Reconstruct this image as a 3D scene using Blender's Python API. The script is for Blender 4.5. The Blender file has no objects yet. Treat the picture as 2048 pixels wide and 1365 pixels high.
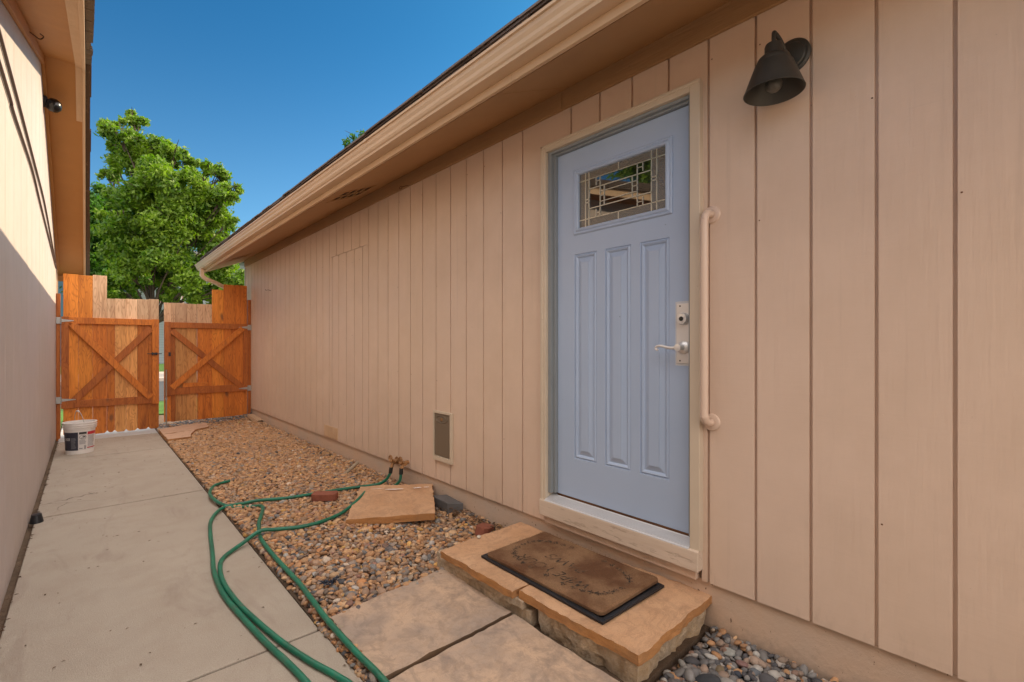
import bpy, bmesh, math, random
import numpy as np
from mathutils import Vector, Matrix
random.seed(7); RNG = np.random.default_rng(7)
R = math.radians
S = bpy.context.scene
C = S.collection

# ------------------------------------------------------------------ camera, sky, sun, exposure
cam = bpy.data.cameras.new('camera'); co = bpy.data.objects.new('camera', cam); C.objects.link(co)
co.location = (0, 0, 1.30); co.rotation_euler = (R(90), 0, -math.atan(851.5/950))
cam.sensor_width = 36; cam.lens = 36*950/2048; cam.shift_y = 8.5/2048
cam.clip_start = .02; cam.clip_end = 2000
S.camera = co
SUN = Vector((1.0, 0.10, 0.525)).normalized()
sun_el = math.asin(SUN.z); sun_rot = math.atan2(SUN.x, SUN.y)
w = bpy.data.worlds.new('World'); S.world = w; w.use_nodes = True
nt = w.node_tree; bg = nt.nodes['Background']
sky = nt.nodes.new('ShaderNodeTexSky'); sky.sky_type = 'NISHITA'; sky.sun_disc = False
sky.sun_elevation = sun_el; sky.sun_rotation = sun_rot; sky.altitude = 1600; sky.air_density = 1.0; sky.dust_density = 4.0; sky.ozone_density = 2.5
mxs = nt.nodes.new('ShaderNodeMix'); mxs.data_type = 'RGBA'; mxs.blend_type = 'MULTIPLY'; mxs.inputs[0].default_value = 1; mxs.inputs[7].default_value = (.32, .68, .76, 1)
nt.links.new(sky.outputs[0], mxs.inputs[6])
# unseen cloud added overhead and behind camera to fill shade; clear toward the gate
def wn(ty, **kw):
    o = nt.nodes.new(ty)
    for k_, v_ in kw.items(): setattr(o, k_, v_)
    return o
def wm(op, a, b=0.0, c=0.0):
    o = wn('ShaderNodeMath', operation=op)
    for i_, x_ in enumerate((a, b, c)):
        if hasattr(x_, 'links'): nt.links.new(x_, o.inputs[i_])
        else: o.inputs[i_].default_value = x_
    return o.outputs[0]
def wr(v, a, b):
    o = wn('ShaderNodeMapRange', interpolation_type='SMOOTHSTEP'); nt.links.new(v, o.inputs[0]); o.inputs[1].default_value = a; o.inputs[2].default_value = b; return o.outputs[0]
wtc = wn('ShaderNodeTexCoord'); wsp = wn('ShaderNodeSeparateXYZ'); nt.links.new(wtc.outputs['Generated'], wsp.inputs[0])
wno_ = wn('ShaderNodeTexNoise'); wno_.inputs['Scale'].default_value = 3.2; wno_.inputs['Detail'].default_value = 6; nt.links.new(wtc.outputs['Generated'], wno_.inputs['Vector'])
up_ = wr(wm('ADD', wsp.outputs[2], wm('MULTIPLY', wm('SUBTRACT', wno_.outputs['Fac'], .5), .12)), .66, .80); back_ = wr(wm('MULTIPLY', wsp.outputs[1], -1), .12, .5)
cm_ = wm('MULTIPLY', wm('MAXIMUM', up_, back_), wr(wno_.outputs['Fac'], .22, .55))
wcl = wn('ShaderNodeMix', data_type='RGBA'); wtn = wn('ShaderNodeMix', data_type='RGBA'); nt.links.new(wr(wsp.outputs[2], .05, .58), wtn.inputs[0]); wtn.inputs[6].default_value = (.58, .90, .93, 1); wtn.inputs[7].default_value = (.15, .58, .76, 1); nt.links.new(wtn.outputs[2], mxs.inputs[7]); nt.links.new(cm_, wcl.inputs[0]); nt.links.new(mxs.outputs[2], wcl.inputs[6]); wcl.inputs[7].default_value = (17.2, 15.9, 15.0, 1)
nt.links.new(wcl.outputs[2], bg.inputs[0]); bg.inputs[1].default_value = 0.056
sl = bpy.data.lights.new('sun', 'SUN'); sl.energy = 2.0; sl.angle = R(0.5); sl.color = (1.0, 0.79, 0.53)
so = bpy.data.objects.new('sun', sl); C.objects.link(so)
so.rotation_euler = (-SUN).to_track_quat('-Z', 'Y').to_euler(); so.location = (10, -3, 12)
S.view_settings.view_transform = 'Standard'; S.view_settings.look = 'None'
S.view_settings.exposure = 1.87; S.view_settings.gamma = 1
S.cycles.diffuse_bounces = 8; S.cycles.max_bounces = 12

# ------------------------------------------------------------------ helpers
ROOT = {}
class M:
    def __init__(s): s.v = []; s.f = []; s.mi = []; s.c = []
    def face(s, pts, mi=0, col=None):
        n = len(s.v); s.v += [tuple(p) for p in pts]; s.f.append(tuple(range(n, n+len(pts)))); s.mi.append(mi); s.c.append(col)
    def add(s, vs, fs, mi=0, col=None):
        n = len(s.v); s.v += [tuple(p) for p in vs]
        for f in fs: s.f.append(tuple(i+n for i in f)); s.mi.append(mi); s.c.append(col)
    def box(s, x0, x1, y0, y1, z0, z1, mi=0, col=None):
        v = [(x, y, z) for z in (z0, z1) for y in (y0, y1) for x in (x0, x1)]
        s.add(v, [(0,2,3,1),(4,5,7,6),(0,1,5,4),(2,6,7,3),(0,4,6,2),(1,3,7,5)], mi, col)
    def prism(s, poly, fn, a, b, mi=0, col=None):      # poly 2D list; fn(u, v, t) -> xyz
        n = len(poly); v = [fn(p[0], p[1], a) for p in poly] + [fn(p[0], p[1], b) for p in poly]
        f = [tuple(range(n)), tuple(range(2*n-1, n-1, -1))] + [(i, i+n, (i+1) % n+n, (i+1) % n) for i in range(n)]
        s.add(v, f, mi, col)
    def tube(s, path, r, n=10, caps=True, mi=0, col=None):
        P = [Vector(p) for p in path]; rr = r if hasattr(r, '__len__') else [r]*len(P)
        T = [(P[min(i+1, len(P)-1)]-P[max(i-1, 0)]).normalized() for i in range(len(P))]
        a = Vector((0, 0, 1)) if abs(T[0].z) < .9 else Vector((1, 0, 0))
        N = (a-T[0]*a.dot(T[0])).normalized(); vs = []; fs = []
        for i, p in enumerate(P):
            N = (N-T[i]*N.dot(T[i])).normalized(); B = T[i].cross(N)
            for k in range(n):
                t = 2*math.pi*k/n; vs.append(p+(N*math.cos(t)+B*math.sin(t))*rr[i])
        for i in range(len(P)-1):
            for k in range(n): fs.append((i*n+k, i*n+(k+1) % n, (i+1)*n+(k+1) % n, (i+1)*n+k))
        if caps: fs += [tuple(reversed(range(n))), tuple(range((len(P)-1)*n, len(P)*n))]
        s.add(vs, fs, mi, col)
    def lathe(s, prof, fn, n=32, mi=0, col=None, a0=0, a1=2*math.pi):  # prof [(r,h)], fn(x,y,h)->xyz
        full = abs(a1-a0-2*math.pi) < 1e-6; m = n if full else n+1; vs = []; fs = []
        for r, h in prof:
            for k in range(m):
                t = a0+(a1-a0)*k/n; vs.append(fn(r*math.cos(t), r*math.sin(t), h))
        for i in range(len(prof)-1):
            for k in range(n): fs.append((i*m+k, i*m+(k+1) % m, (i+1)*m+(k+1) % m, (i+1)*m+k))
        s.add(vs, fs, mi, col)
    def obj(s, name, mats, parent=None, loc=None, smooth=None, bevel=0, seg=2):
        me = bpy.data.meshes.new(name)
        off = Vector(loc) if loc is not None else (ROOT.get(parent.name, Vector((0,0,0))) if parent else Vector((0,0,0)))
        me.from_pydata([(a-off.x, b-off.y, c-off.z) for a, b, c in s.v], [], s.f)
        for m in (mats if isinstance(mats, (list, tuple)) else [mats]): me.materials.append(m)
        me.polygons.foreach_set('material_index', s.mi)
        if any(c is not None for c in s.c):
            at = me.color_attributes.new('Col', 'FLOAT_COLOR', 'CORNER'); arr = []
            for f, c in zip(s.f, s.c):
                c = c or (1, 1, 1); arr += [c[0], c[1], c[2], c[3] if len(c) > 3 else 1]*len(f)
            at.data.foreach_set('color', arr)
        bm = bmesh.new(); bm.from_mesh(me); bmesh.ops.recalc_face_normals(bm, faces=bm.faces); bm.to_mesh(me); bm.free()
        o = bpy.data.objects.new(name, me); C.objects.link(o)
        if parent: o.parent = parent; ROOT[o.name] = off
        elif loc is not None: o.location = loc; ROOT[o.name] = off
        if smooth is not None:
            me.polygons.foreach_set('use_smooth', [True]*len(me.polygons))
            if smooth < 180:
                try: me.set_sharp_from_angle(angle=R(smooth))
                except Exception: pass
        if bevel:
            b = o.modifiers.new('bevel', 'BEVEL'); b.width = bevel; b.segments = seg; b.limit_method = 'ANGLE'; b.angle_limit = R(40)
        return o
def empty(name, loc, label, cat, group=None):
    o = bpy.data.objects.new(name, None); C.objects.link(o); o.location = loc; o.empty_display_size = .1
    ROOT[o.name] = Vector(loc); return tag(o, label, cat, group)
def tag(o, label=None, cat=None, group=None, kind=None):
    if label: o['label'] = label
    if cat: o['category'] = cat
    if group: o['group'] = group
    if kind: o['kind'] = kind
    return o
def XZ(u, v, t): return (u, t, v)     # polygon in x,z extruded along y
def YZ(u, v, t): return (t, u, v)     # polygon in y,z extruded along x
def XY(u, v, t): return (u, v, t)
def spline(pts, k=8):
    P = [Vector(p) for p in pts]; P = [2*P[0]-P[1]]+P+[2*P[-1]-P[-2]]; out = []
    for i in range(1, len(P)-2):
        a, b, c, d = P[i-1:i+3]
        for j in range(k):
            t = j/k; out.append(.5*((2*b)+(c-a)*t+(2*a-5*b+4*c-d)*t*t+(3*b-a-3*c+d)*t**3))
    return out+[P[-2]]

# ------------------------------------------------------------------ materials
class NT:
    def __init__(s, name):
        s.m = bpy.data.materials.new(name); s.m.use_nodes = True; s.t = s.m.node_tree
        s.b = s.t.nodes['Principled BSDF']; s.tc = s.t.nodes.new('ShaderNodeTexCoord'); s.out = s.t.nodes['Material Output']
    def n(s, ty, **kw):
        o = s.t.nodes.new(ty)
        for k, v in kw.items(): setattr(o, k, v)
        return o
    def l(s, a, b): s.t.links.new(a, b)
    def coord(s, sc=(1, 1, 1), rot=(0, 0, 0), src='Object', loc=(0, 0, 0)):
        m = s.n('ShaderNodeMapping'); m.inputs['Scale'].default_value = sc; m.inputs['Rotation'].default_value = rot; m.inputs['Location'].default_value = loc
        s.l(s.tc.outputs[src], m.inputs[0]); return m.outputs[0]
    def noise(s, vec, scale=5, det=4, rough=.55, dist=0):
        o = s.n('ShaderNodeTexNoise'); o.inputs['Scale'].default_value = scale; o.inputs['Detail'].default_value = det
        o.inputs['Roughness'].default_value = rough; o.inputs['Distortion'].default_value = dist; s.l(vec, o.inputs['Vector']); return o.outputs['Fac']
    def ramp(s, fac, stops, interp='LINEAR'):
        o = s.n('ShaderNodeValToRGB'); cr = o.color_ramp; cr.interpolation = interp
        while len(cr.elements) < len(stops): cr.elements.new(.5)
        for e, (p, c) in zip(cr.elements, stops): e.position = p; e.color = (c, c, c, 1) if not hasattr(c, '__len__') else (c[0], c[1], c[2], 1)
        s.l(fac, o.inputs[0]); return o.outputs[0]
    def mix(s, fac, a, b, mode='MIX'):
        o = s.n('ShaderNodeMix', data_type='RGBA', blend_type=mode)
        for i, x in ((0, fac), (6, a), (7, b)):
            if hasattr(x, 'type') and hasattr(x, 'links'): s.l(x, o.inputs[i])
            elif i == 0: o.inputs[0].default_value = x
            else: o.inputs[i].default_value = (x[0], x[1], x[2], 1)
        return o.outputs[2]
    def math(s, op, a, b=0):
        o = s.n('ShaderNodeMath', operation=op)
        for i, x in ((0, a), (1, b)):
            if hasattr(x, 'links'): s.l(x, o.inputs[i])
            else: o.inputs[i].default_value = x
        return o.outputs[0]
    def bump(s, h, strength=.3, dist=.01, prev=None):
        o = s.n('ShaderNodeBump'); o.inputs['Strength'].default_value = strength; o.inputs['Distance'].default_value = dist
        s.l(h, o.inputs['Height'])
        if prev: s.l(prev, o.inputs['Normal'])
        s.l(o.outputs[0], s.b.inputs['Normal']); return o.outputs[0]
    def base(s, c):
        if hasattr(c, 'links'): s.l(c, s.b.inputs['Base Color'])
        else: s.b.inputs['Base Color'].default_value = (c[0], c[1], c[2], 1)
    def rough(s, r):
        if hasattr(r, 'links'): s.l(r, s.b.inputs['Roughness'])
        else: s.b.inputs['Roughness'].default_value = r

def mul(c, k): return tuple(x*k for x in c)
def plain(name, col, rough=.5, metal=0, var=.12, scale=30, bump=.1, bd=.002):
    t = NT(name); v = t.coord(); n = t.noise(v, scale); n2 = t.noise(v, scale*.15, 3)
    t.base(t.mix(t.ramp(n2, [(.3, 0), (.7, 1)]), mul(col, 1-var), mul(col, 1+var*.6))); t.rough(rough); t.b.inputs['Metallic'].default_value = metal
    if bump: t.bump(n, bump, bd)
    return t.m
def painted(name, col, grain='z', strength=.5, chips=.0, rough=.6, streak=1.0, splash=None):
    t = NT(name)
    sc = {'z': (45, 45, 3.2), 'y': (45, 3.0, 45), 'x': (3, 45, 45)}[grain]
    v = t.coord(sc); g = t.noise(v, 1.0*streak, 5, .65)
    sc2 = {'z': (30, 2.2, 55), 'y': (40, 4, 50), 'x': (4, 40, 50)}[grain]
    g2 = t.noise(t.coord(sc2), 1.0, 4, .6, .4)
    big = t.noise(t.coord(), .9, 4); sp = t.noise(t.coord(), 38, 3, .5); blot = t.noise(t.coord(), 4.5, 4, .6)
    c = t.mix(t.ramp(big, [(.3, 0), (.7, 1)]), mul(col, .93), mul(col, 1.05))
    c = t.mix(t.ramp(blot, [(.35, 0), (.75, .6)]), c, (col[0]*.86, col[1]*.84, col[2]*.80))
    c = t.mix(t.ramp(sp, [(.76, 0), (.79, .75)]), c, (col[0]*.35, col[1]*.3, col[2]*.26))
    c = t.mix(t.ramp(g2, [(.66, 0), (.78, .25)]), c, mul(col, .72))
    if chips:
        ch = t.noise(t.coord({'z': (14, 14, 9), 'y': (30, 5, 30), 'x': (5, 30, 30)}[grain]), 1.0, 6, .7)
        c = t.mix(t.ramp(ch, [(.60, 0), (.63, chips)]), c, (.20, .13, .085))
    if splash is not None:
        sp_ = t.n('ShaderNodeSeparateXYZ'); t.l(t.tc.outputs['Object'], sp_.inputs[0]); ns = t.noise(t.coord((1, 5, 1.6)), 3.5, 6, .7); dr = t.noise(t.coord((1, 16, .5)), 1.6, 4, .6)
        hgt = t.math('ADD', t.math('MULTIPLY', sp_.outputs[2], -3.2), t.math('ADD', t.math('MULTIPLY', ns, 2.2), splash))
        c = t.mix(t.ramp(hgt, [(.35, 0), (1.0, .38)]), c, (.30, .22, .155)); c = t.mix(t.ramp(dr, [(.60, 0), (.74, .30)]), c, mul(col, .66))
        fade = t.noise(t.coord((1, .8, .4)), 1.3, 2, .5); c = t.mix(t.ramp(fade, [(.35, 0), (.7, .35)]), c, (col[0]*.95, col[1]*.98, col[2]*1.12))
    t.base(c); t.rough(rough)
    b = t.bump(g, strength, .004); t.bump(g2, strength*(.35 if splash is not None else .7), .003, b)
    return t.m
PAINT = (.65, .493, .372)
m_siding = painted('siding_paint', PAINT, 'z', .45, splash=.05)
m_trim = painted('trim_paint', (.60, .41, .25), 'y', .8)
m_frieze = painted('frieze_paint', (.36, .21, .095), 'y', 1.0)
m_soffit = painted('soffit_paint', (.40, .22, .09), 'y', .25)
m_left = painted('left_house_paint', (.50, .435, .395), 'z', .5, splash=-.35)
m_leftsof = painted('left_soffit_paint', (.46, .215, .06), 'y', .3, chips=.0)
m_gutter = plain('gutter_paint', (.58, .41, .265), .38, 0, .06, 12, .05)
m_casing = painted('casing_paint', (.58, .49, .38), 'z', .15, rough=.45)
m_sill = painted('sill_paint', (.60, .49, .39), 'y', .45, chips=.35)
m_grab = plain('grab_bar_paint', (.63, .48, .38), .32, 0, .05, 8, .03)
def m_door_f():
    t = NT('door_paint'); v = t.coord(); n = t.noise(v, 1.6, 3); g = t.noise(t.coord((60, 60, 4)), 1, 3)
    sp = t.noise(v, 26, 3, .5)
    c = t.mix(t.ramp(n, [(.3, 0), (.7, 1)]), (.35, .445, .60), (.385, .48, .635))
    c = t.mix(t.ramp(sp, [(.77, 0), (.79, .5)]), c, (.12, .14, .18))
    t.base(c); t.rough(.36); t.bump(g, .06, .002); return t.m
m_door = m_door_f()
def m_wood_f(name='cedar', attr=True):
    t = NT(name); at = t.n('ShaderNodeVertexColor', layer_name='Col')
    # per board offset from alpha
    mp = t.coord((1, 1, 1)); cb = t.n('ShaderNodeCombineXYZ'); al = t.math('MULTIPLY', at.outputs['Alpha'], 37.0)
    for i in range(3): t.l(al, cb.inputs[i])
    va = t.n('ShaderNodeVectorMath', operation='ADD'); t.l(mp, va.inputs[0]); t.l(cb.outputs[0], va.inputs[1])
    m2 = t.n('ShaderNodeMapping'); m2.inputs['Scale'].default_value = (26, 26, 2.0); t.l(va.outputs[0], m2.inputs[0])
    m3 = t.n('ShaderNodeMapping'); m3.inputs['Scale'].default_value = (7, 7, 1.1); t.l(va.outputs[0], m3.inputs[0])
    kn = t.noise(m3.outputs[0], 1.0, 3, .5)           # swirling field: knots
    wv = t.n('ShaderNodeTexNoise'); wv.inputs['Scale'].default_value = 1.3; wv.inputs['Detail'].default_value = 2; t.l(m3.outputs[0], wv.inputs['Vector'])
    rings = t.math('FRACT', t.math('MULTIPLY', wv.outputs['Fac'], 15.0))
    grain = t.noise(m2.outputs[0], 1.0, 6, .7, .3)
    fine = t.noise(m2.outputs[0], 5.0, 3, .6)
    c = t.mix(t.ramp(rings, [(.0, .45), (.3, 0.0), (.85, 0.05), (1, .45)]), at.outputs['Color'], (.42, .22, .12), 'MULTIPLY')
    c = t.mix(t.ramp(grain, [(.42, .0), (.72, .55)]), c, (.45, .28, .18), 'MULTIPLY')
    mk = t.n('ShaderNodeMapping'); mk.inputs['Scale'].default_value = (9, 9, 5); t.l(va.outputs[0], mk.inputs[0])
    vo = t.n('ShaderNodeTexVoronoi'); vo.inputs['Scale'].default_value = .36; wa_ = t.n('ShaderNodeVectorMath', operation='MULTIPLY_ADD'); t.l(wv.outputs['Color'], wa_.inputs[0]); wa_.inputs[1].default_value = (.9, .9, .9); t.l(mk.outputs[0], wa_.inputs[2]); t.l(wa_.outputs[0], vo.inputs['Vector'])
    c = t.mix(t.ramp(vo.outputs['Distance'], [(.05, .8), (.13, .0)]), c, (.16, .06, .025))
    c = t.mix(t.ramp(kn, [(.62, 0), (.78, .6)]), c, (.30, .16, .09), 'MULTIPLY')
    t.base(c); t.rough(.62); t.bump(grain, .35, .003, t.bump(fine, .2, .002)); return t.m
m_wood = m_wood_f()
def m_concrete_f():
    t = NT('concrete'); v = t.coord(); big = t.noise(v, .8, 5, .6); mid = t.noise(v, 5, 6, .65); fine = t.noise(v, 220, 2, .6); sp = t.noise(v, 75, 2)
    c = t.mix(t.ramp(big, [(.3, 0), (.7, 1)]), (.385, .33, .265), (.46, .405, .33))
    c = t.mix(t.ramp(mid, [(.33, .32), (.55, 0)]), c, (.32, .25, .185))
    c = t.mix(t.ramp(mid, [(.66, 0), (.8, .35)]), c, (.47, .42, .36))
    c = t.mix(t.ramp(fine, [(.35, .45), (.55, 0)]), c, (.28, .23, .19))
    c = t.mix(t.ramp(fine, [(.62, 0), (.72, .4)]), c, (.62, .56, .49))
    c = t.mix(t.ramp(sp, [(.74, 0), (.78, .8)]), c, (.08, .06, .05))
    st = t.noise(t.coord((1, .35, 1)), 3.1, 5, .7, 1.2); c = t.mix(t.ramp(st, [(.55, 0), (.68, .42)]), c, (.27, .21, .165))
    cr = t.n('ShaderNodeTexVoronoi', feature='DISTANCE_TO_EDGE'); cr.inputs['Scale'].default_value = .55
    wv_ = t.n('ShaderNodeVectorMath', operation='ADD'); t.l(v, wv_.inputs[0]); nz_ = t.n('ShaderNodeTexNoise'); nz_.inputs['Scale'].default_value = 6; nz_.inputs['Detail'].default_value = 5; t.l(v, nz_.inputs['Vector'])
    sc_ = t.n('ShaderNodeVectorMath', operation='SCALE'); t.l(nz_.outputs['Color'], sc_.inputs[0]); sc_.inputs['Scale'].default_value = .22; t.l(sc_.outputs[0], wv_.inputs[1]); t.l(wv_.outputs[0], cr.inputs['Vector'])
    gate_ = t.ramp(t.noise(v, .7, 2), [(.52, 0), (.60, 1)]); line_ = t.ramp(cr.outputs['Distance'], [(.0, 1), (.0035, 0)])
    c = t.mix(t.math('MULTIPLY', gate_, line_), c, (.09, .07, .05))
    wh = t.noise(t.coord((3, 22, 3)), 2.0, 5, .7); c = t.mix(t.ramp(wh, [(.66, 0), (.78, .4)]), c, (.60, .57, .52))
    broom = t.noise(t.coord((6, 160, 6)), 1.0, 3, .6)
    t.base(c); t.rough(.85); t.bump(fine, .6, .003, t.bump(mid, .15, .006, t.bump(broom, .12, .002))); return t.m
m_conc = m_concrete_f()
def m_flag_f(name, a, b, d):
    t = NT(name); v = t.coord(); n1 = t.noise(v, 2.4, 5, .6, .6); n2 = t.noise(v, 9, 6, .7, .4); n3 = t.noise(v, 90, 3)
    lay = t.noise(t.coord((1.2, 1.8, 40)), 2.2, 5, .6, 1.5)
    c = t.mix(t.ramp(n1, [(.32, 0), (.62, 1)]), a, b)
    c = t.mix(t.ramp(n2, [(.5, 0), (.72, .75)]), c, d)
    c = t.mix(t.ramp(lay, [(.47, 0), (.5, .35), (.53, 0)]), c, mul(a, .55))
    c = t.mix(t.ramp(n3, [(.72, 0), (.78, .5)]), c, (.62, .58, .5)); n4 = t.noise(v, 260, 3, .7); c = t.mix(t.ramp(n4, [(.35, .35), (.55, 0)]), c, mul(a, .5)); n5 = t.noise(t.coord((2.2, 1.2, 8)), 7, 7, .75, .8); c = t.mix(t.ramp(n5, [(.52, 0), (.60, .4)]), c, mul(b, .62))
    t.base(c); t.rough(.8); t.bump(n2, .35, .012, t.bump(lay, .3, .006, t.bump(n3, .3, .002))); return t.m
m_flag = m_flag_f('sandstone', (.50, .28, .145), (.60, .37, .215), (.38, .225, .13))
m_flag2 = m_flag_f('grey_stained_sandstone', (.62, .43, .285), (.36, .285, .23), (.20, .16, .135))
def m_block_f():
    t = NT('rough_concrete_block'); v = t.coord(); n = t.noise(v, 28, 6, .75); n2 = t.noise(v, 6, 4)
    vo = t.n('ShaderNodeTexVoronoi'); vo.inputs['Scale'].default_value = 70; t.l(v, vo.inputs['Vector'])
    c = t.mix(t.ramp(n, [(.35, 0), (.65, 1)]), (.34, .26, .18), (.66, .55, .41)); c = t.mix(t.ramp(n2, [(.4, 0), (.7, .6)]), c, (.58, .38, .19))
    c = t.mix(t.ramp(vo.outputs['Distance'], [(.0, .55), (.4, 0)]), c, (.46, .40, .33))
    t.base(c); t.rough(.95); t.bump(vo.outputs['Distance'], -.7, .012, t.bump(n, 1.0, .02)); return t.m
m_block = m_block_f()
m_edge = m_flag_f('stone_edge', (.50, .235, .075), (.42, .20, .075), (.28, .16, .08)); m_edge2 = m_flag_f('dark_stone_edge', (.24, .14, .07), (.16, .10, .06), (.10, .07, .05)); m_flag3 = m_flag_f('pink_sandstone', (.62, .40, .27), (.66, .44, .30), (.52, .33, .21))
def m_found_f():
    t = NT('foundation_stucco'); v = t.coord(); n = t.noise(v, 30, 5, .7); n2 = t.noise(v, 2.4, 4); sp = t.noise(t.coord((1, 1, .6)), 60, 2)
    sep = t.n('ShaderNodeSeparateXYZ'); t.l(t.tc.outputs['Object'], sep.inputs[0])
    c = t.mix(t.ramp(n2, [(.35, 0), (.7, 1)]), (.58, .41, .29), (.50, .40, .32))
    dirt = t.math('ADD', t.math('MULTIPLY', sep.outputs[2], -5.5), t.math('MULTIPLY', n, 1.1))
    c = t.mix(t.ramp(dirt, [(.1, 0), (.55, .45)]), c, (.26, .20, .155))
    c = t.mix(t.ramp(sp, [(.70, 0), (.73, .9)]), c, (.14, .085, .05))
    t.base(c); t.rough(.9); t.bump(n, .5, .006); return t.m
m_found = m_found_f()
def m_colattr(name, rough=.8, bump=.2, bs=60, var=.25):
    t = NT(name); at = t.n('ShaderNodeVertexColor', layer_name='Col'); v = t.coord(); n = t.noise(v, bs, 4, .6)
    c = t.mix(t.ramp(n, [(.3, var), (.6, 0)]), at.outputs['Color'], (.45, .42, .4), 'MULTIPLY')
    c = t.mix(t.ramp(n, [(.66, 0), (.8, var*.6)]), c, (.6, .52, .42))
    t.base(c); t.rough(rough); t.bump(n, bump, .003); return t.m
m_pebble = m_colattr('pebbles', .82)
m_soil = plain('soil', (.16, .105, .065), .95, 0, .3, 80, .8, .01)
m_shingle = m_colattr('shingles', .9, .6, 150, .4)
m_black = plain('black_rubber', (.012, .013, .017), .5, 0, .2, 60, .3)
m_bronze = plain('dark_bronze', (.055, .053, .046), .48, .35, .35, 30, .15)
m_steel = plain('galvanised_steel', (.42, .42, .40), .42, .85, .15, 25, .05)
m_nickel = plain('satin_nickel', (.74, .73, .71), .34, .55, .06, 20, .02)
m_alu = plain('ridged_aluminium', (.66, .68, .71), .38, .35, .06, 20, .02)
m_brass = plain('weathered_brass', (.40, .22, .10), .55, .6, .35, 90, .5)
m_brick = plain('red_brick', (.26, .085, .05), .85, 0, .2, 120, .6)
m_white = plain('white_plastic', (.80, .77, .74), .38, 0, .04, 20, .03)
m_came = plain('lead_came', (.62, .60, .52), .3, .7, .05, 20, .0)
m_petflap = plain('grey_plastic_flap', (.165, .125, .085), .42, 0, .08, 6, .05)
m_slate = plain('dark_slate', (.12, .115, .115), .7, 0, .3, 30, .5)
m_rust = plain('rust', (.12, .05, .02), .8, .2, .4, 60, .4)
m_primer = plain('bare_primer', (.58, .60, .62), .5, 0, .1, 40, .1)
def m_hose_f():
    t = NT('green_hose_rubber'); v = t.coord(); n = t.noise(v, 9, 4); f = t.noise(v, 120, 2)
    c = t.mix(t.ramp(n, [(.35, 0), (.7, 1)]), (.004, .13, .075), (.008, .20, .115)); c = t.mix(t.ramp(f, [(.60, 0), (.72, .6)]), c, (.06, .085, .055)); dd = t.noise(v, 22, 5, .7); c = t.mix(t.ramp(dd, [(.52, 0), (.68, .45)]), c, (.10, .105, .075))
    t.base(c); t.rough(.42); return t.m
m_hose = m_hose_f()
def m_coir_f():
    t = NT('coir'); v = t.coord(); n = t.noise(v, 3.2, 4, .6); f = t.noise(v, 240, 3, .7); at = t.n('ShaderNodeVertexColor', layer_name='Col')
    c = t.mix(t.ramp(n, [(.42, 0), (.60, 1)]), (.30, .17, .085), (.13, .052, .018)); c = t.mix(t.ramp(f, [(.3, .7), (.6, 0)]), c, (.14, .07, .035))
    c = t.mix(1.0, c, at.outputs['Color'], 'MULTIPLY')
    t.base(c); t.rough(.95); t.bump(f, .9, .006); return t.m
m_coir = m_coir_f()
def m_glass_f(name, tex, dark):
    t = NT(name); v = t.coord(); t.base(dark); t.rough(.02 if not tex else .16)
    t.b.inputs['IOR'].default_value = 2.3
    if tex: t.bump(t.noise(v, 190, 2), .55, .004)
    else: t.bump(t.noise(v, 3, 2), .06, .004)
    return t.m
m_glass = m_glass_f('dark_glass', False, (.012, .012, .010)); m_glass_t = m_glass_f('pebbled_glass', True, (.035, .03, .018))
def m_leaf_f(name, a, b):
    t = NT(name); at = t.n('ShaderNodeVertexColor', layer_name='Col')
    c = t.mix(at.outputs['Color'], a, b); t.base(c); t.rough(.55)
    tr = t.n('ShaderNodeBsdfTranslucent'); t.l(t.mix(1.0, c, (1.3, 1.6, .5), 'MULTIPLY'), tr.inputs['Color'])
    mx = t.n('ShaderNodeMixShader'); mx.inputs[0].default_value = .38; t.l(t.b.outputs[0], mx.inputs[1]); t.l(tr.outputs[0], mx.inputs[2]); t.l(mx.outputs[0], t.out.inputs[0])
    return t.m
m_leafA = m_leaf_f('leaf_green', (.035, .11, .006), (.23, .33, .02)); m_leafB = m_leaf_f('leaf_deep_green', (.02, .08, .006), (.08, .18, .014))
m_bark = plain('bark', (.075, .052, .036), .95, 0, .3, 25, 1, .03)
m_grass = plain('lawn', (.06, .15, .012), .9, 0, .5, 12, 1, .03)
m_asphalt = plain('asphalt', (.05, .052, .056), .9, 0, .2, 60, .4)
m_walk = plain('sidewalk_concrete', (.42, .36, .30), .9, 0, .1, 40, .2)

# ------------------------------------------------------------------ ground, path, street
W = 2.12; L = -.314
g = M(); g.box(-400, 400, -400, 600, -.35, -.03); tag(g.obj('ground', m_soil), kind='structure')
def slab_mesh(mm, x0, x1, y0, y1, zt, th=.06): mm.box(x0, x1, y0, y1, zt-th, zt)
p = M(); ys = [-3, -.9, .65, 2.205, 5.035, 7.42, 8.78, 9.9, 11.6, 13.4]
pfar = M()
for a, b in zip(ys[:-1], ys[1:]):
    off = 0 if b > 3 else .01; ga = .011 if a > 4 else .006; gb = .011 if b > 4 else .006
    (pfar if a > 8.7 else p).prism([(-.285, a+ga), (.795+off, a+ga), (.795+off, b-gb), (-.285, b-gb)], XY, -.06, 0)
p.box(.80, 9, -9, -1.4, -.06, 0); p.box(-.285, .795, -9, -3.01, -.06, 0)  # unseen patio paving added behind the camera to bounce sunlight into the passage
path = p.obj('path', m_conc, bevel=.006); tag(path, kind='structure'); tag(pfar.obj('path', plain('pale_concrete', (.52, .52, .50), .85, 0, .08, 60, .3), bevel=.004), kind='structure')
p = M(); p.box(-300, 300, 13.9, 21.4, -.028, -.012); tag(p.obj('street', m_asphalt), kind='structure')
p = M(); p.box(-300, 300, 21.6, 27, -.03, .09); tag(p.obj('sidewalk', m_walk), kind='structure')
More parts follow.
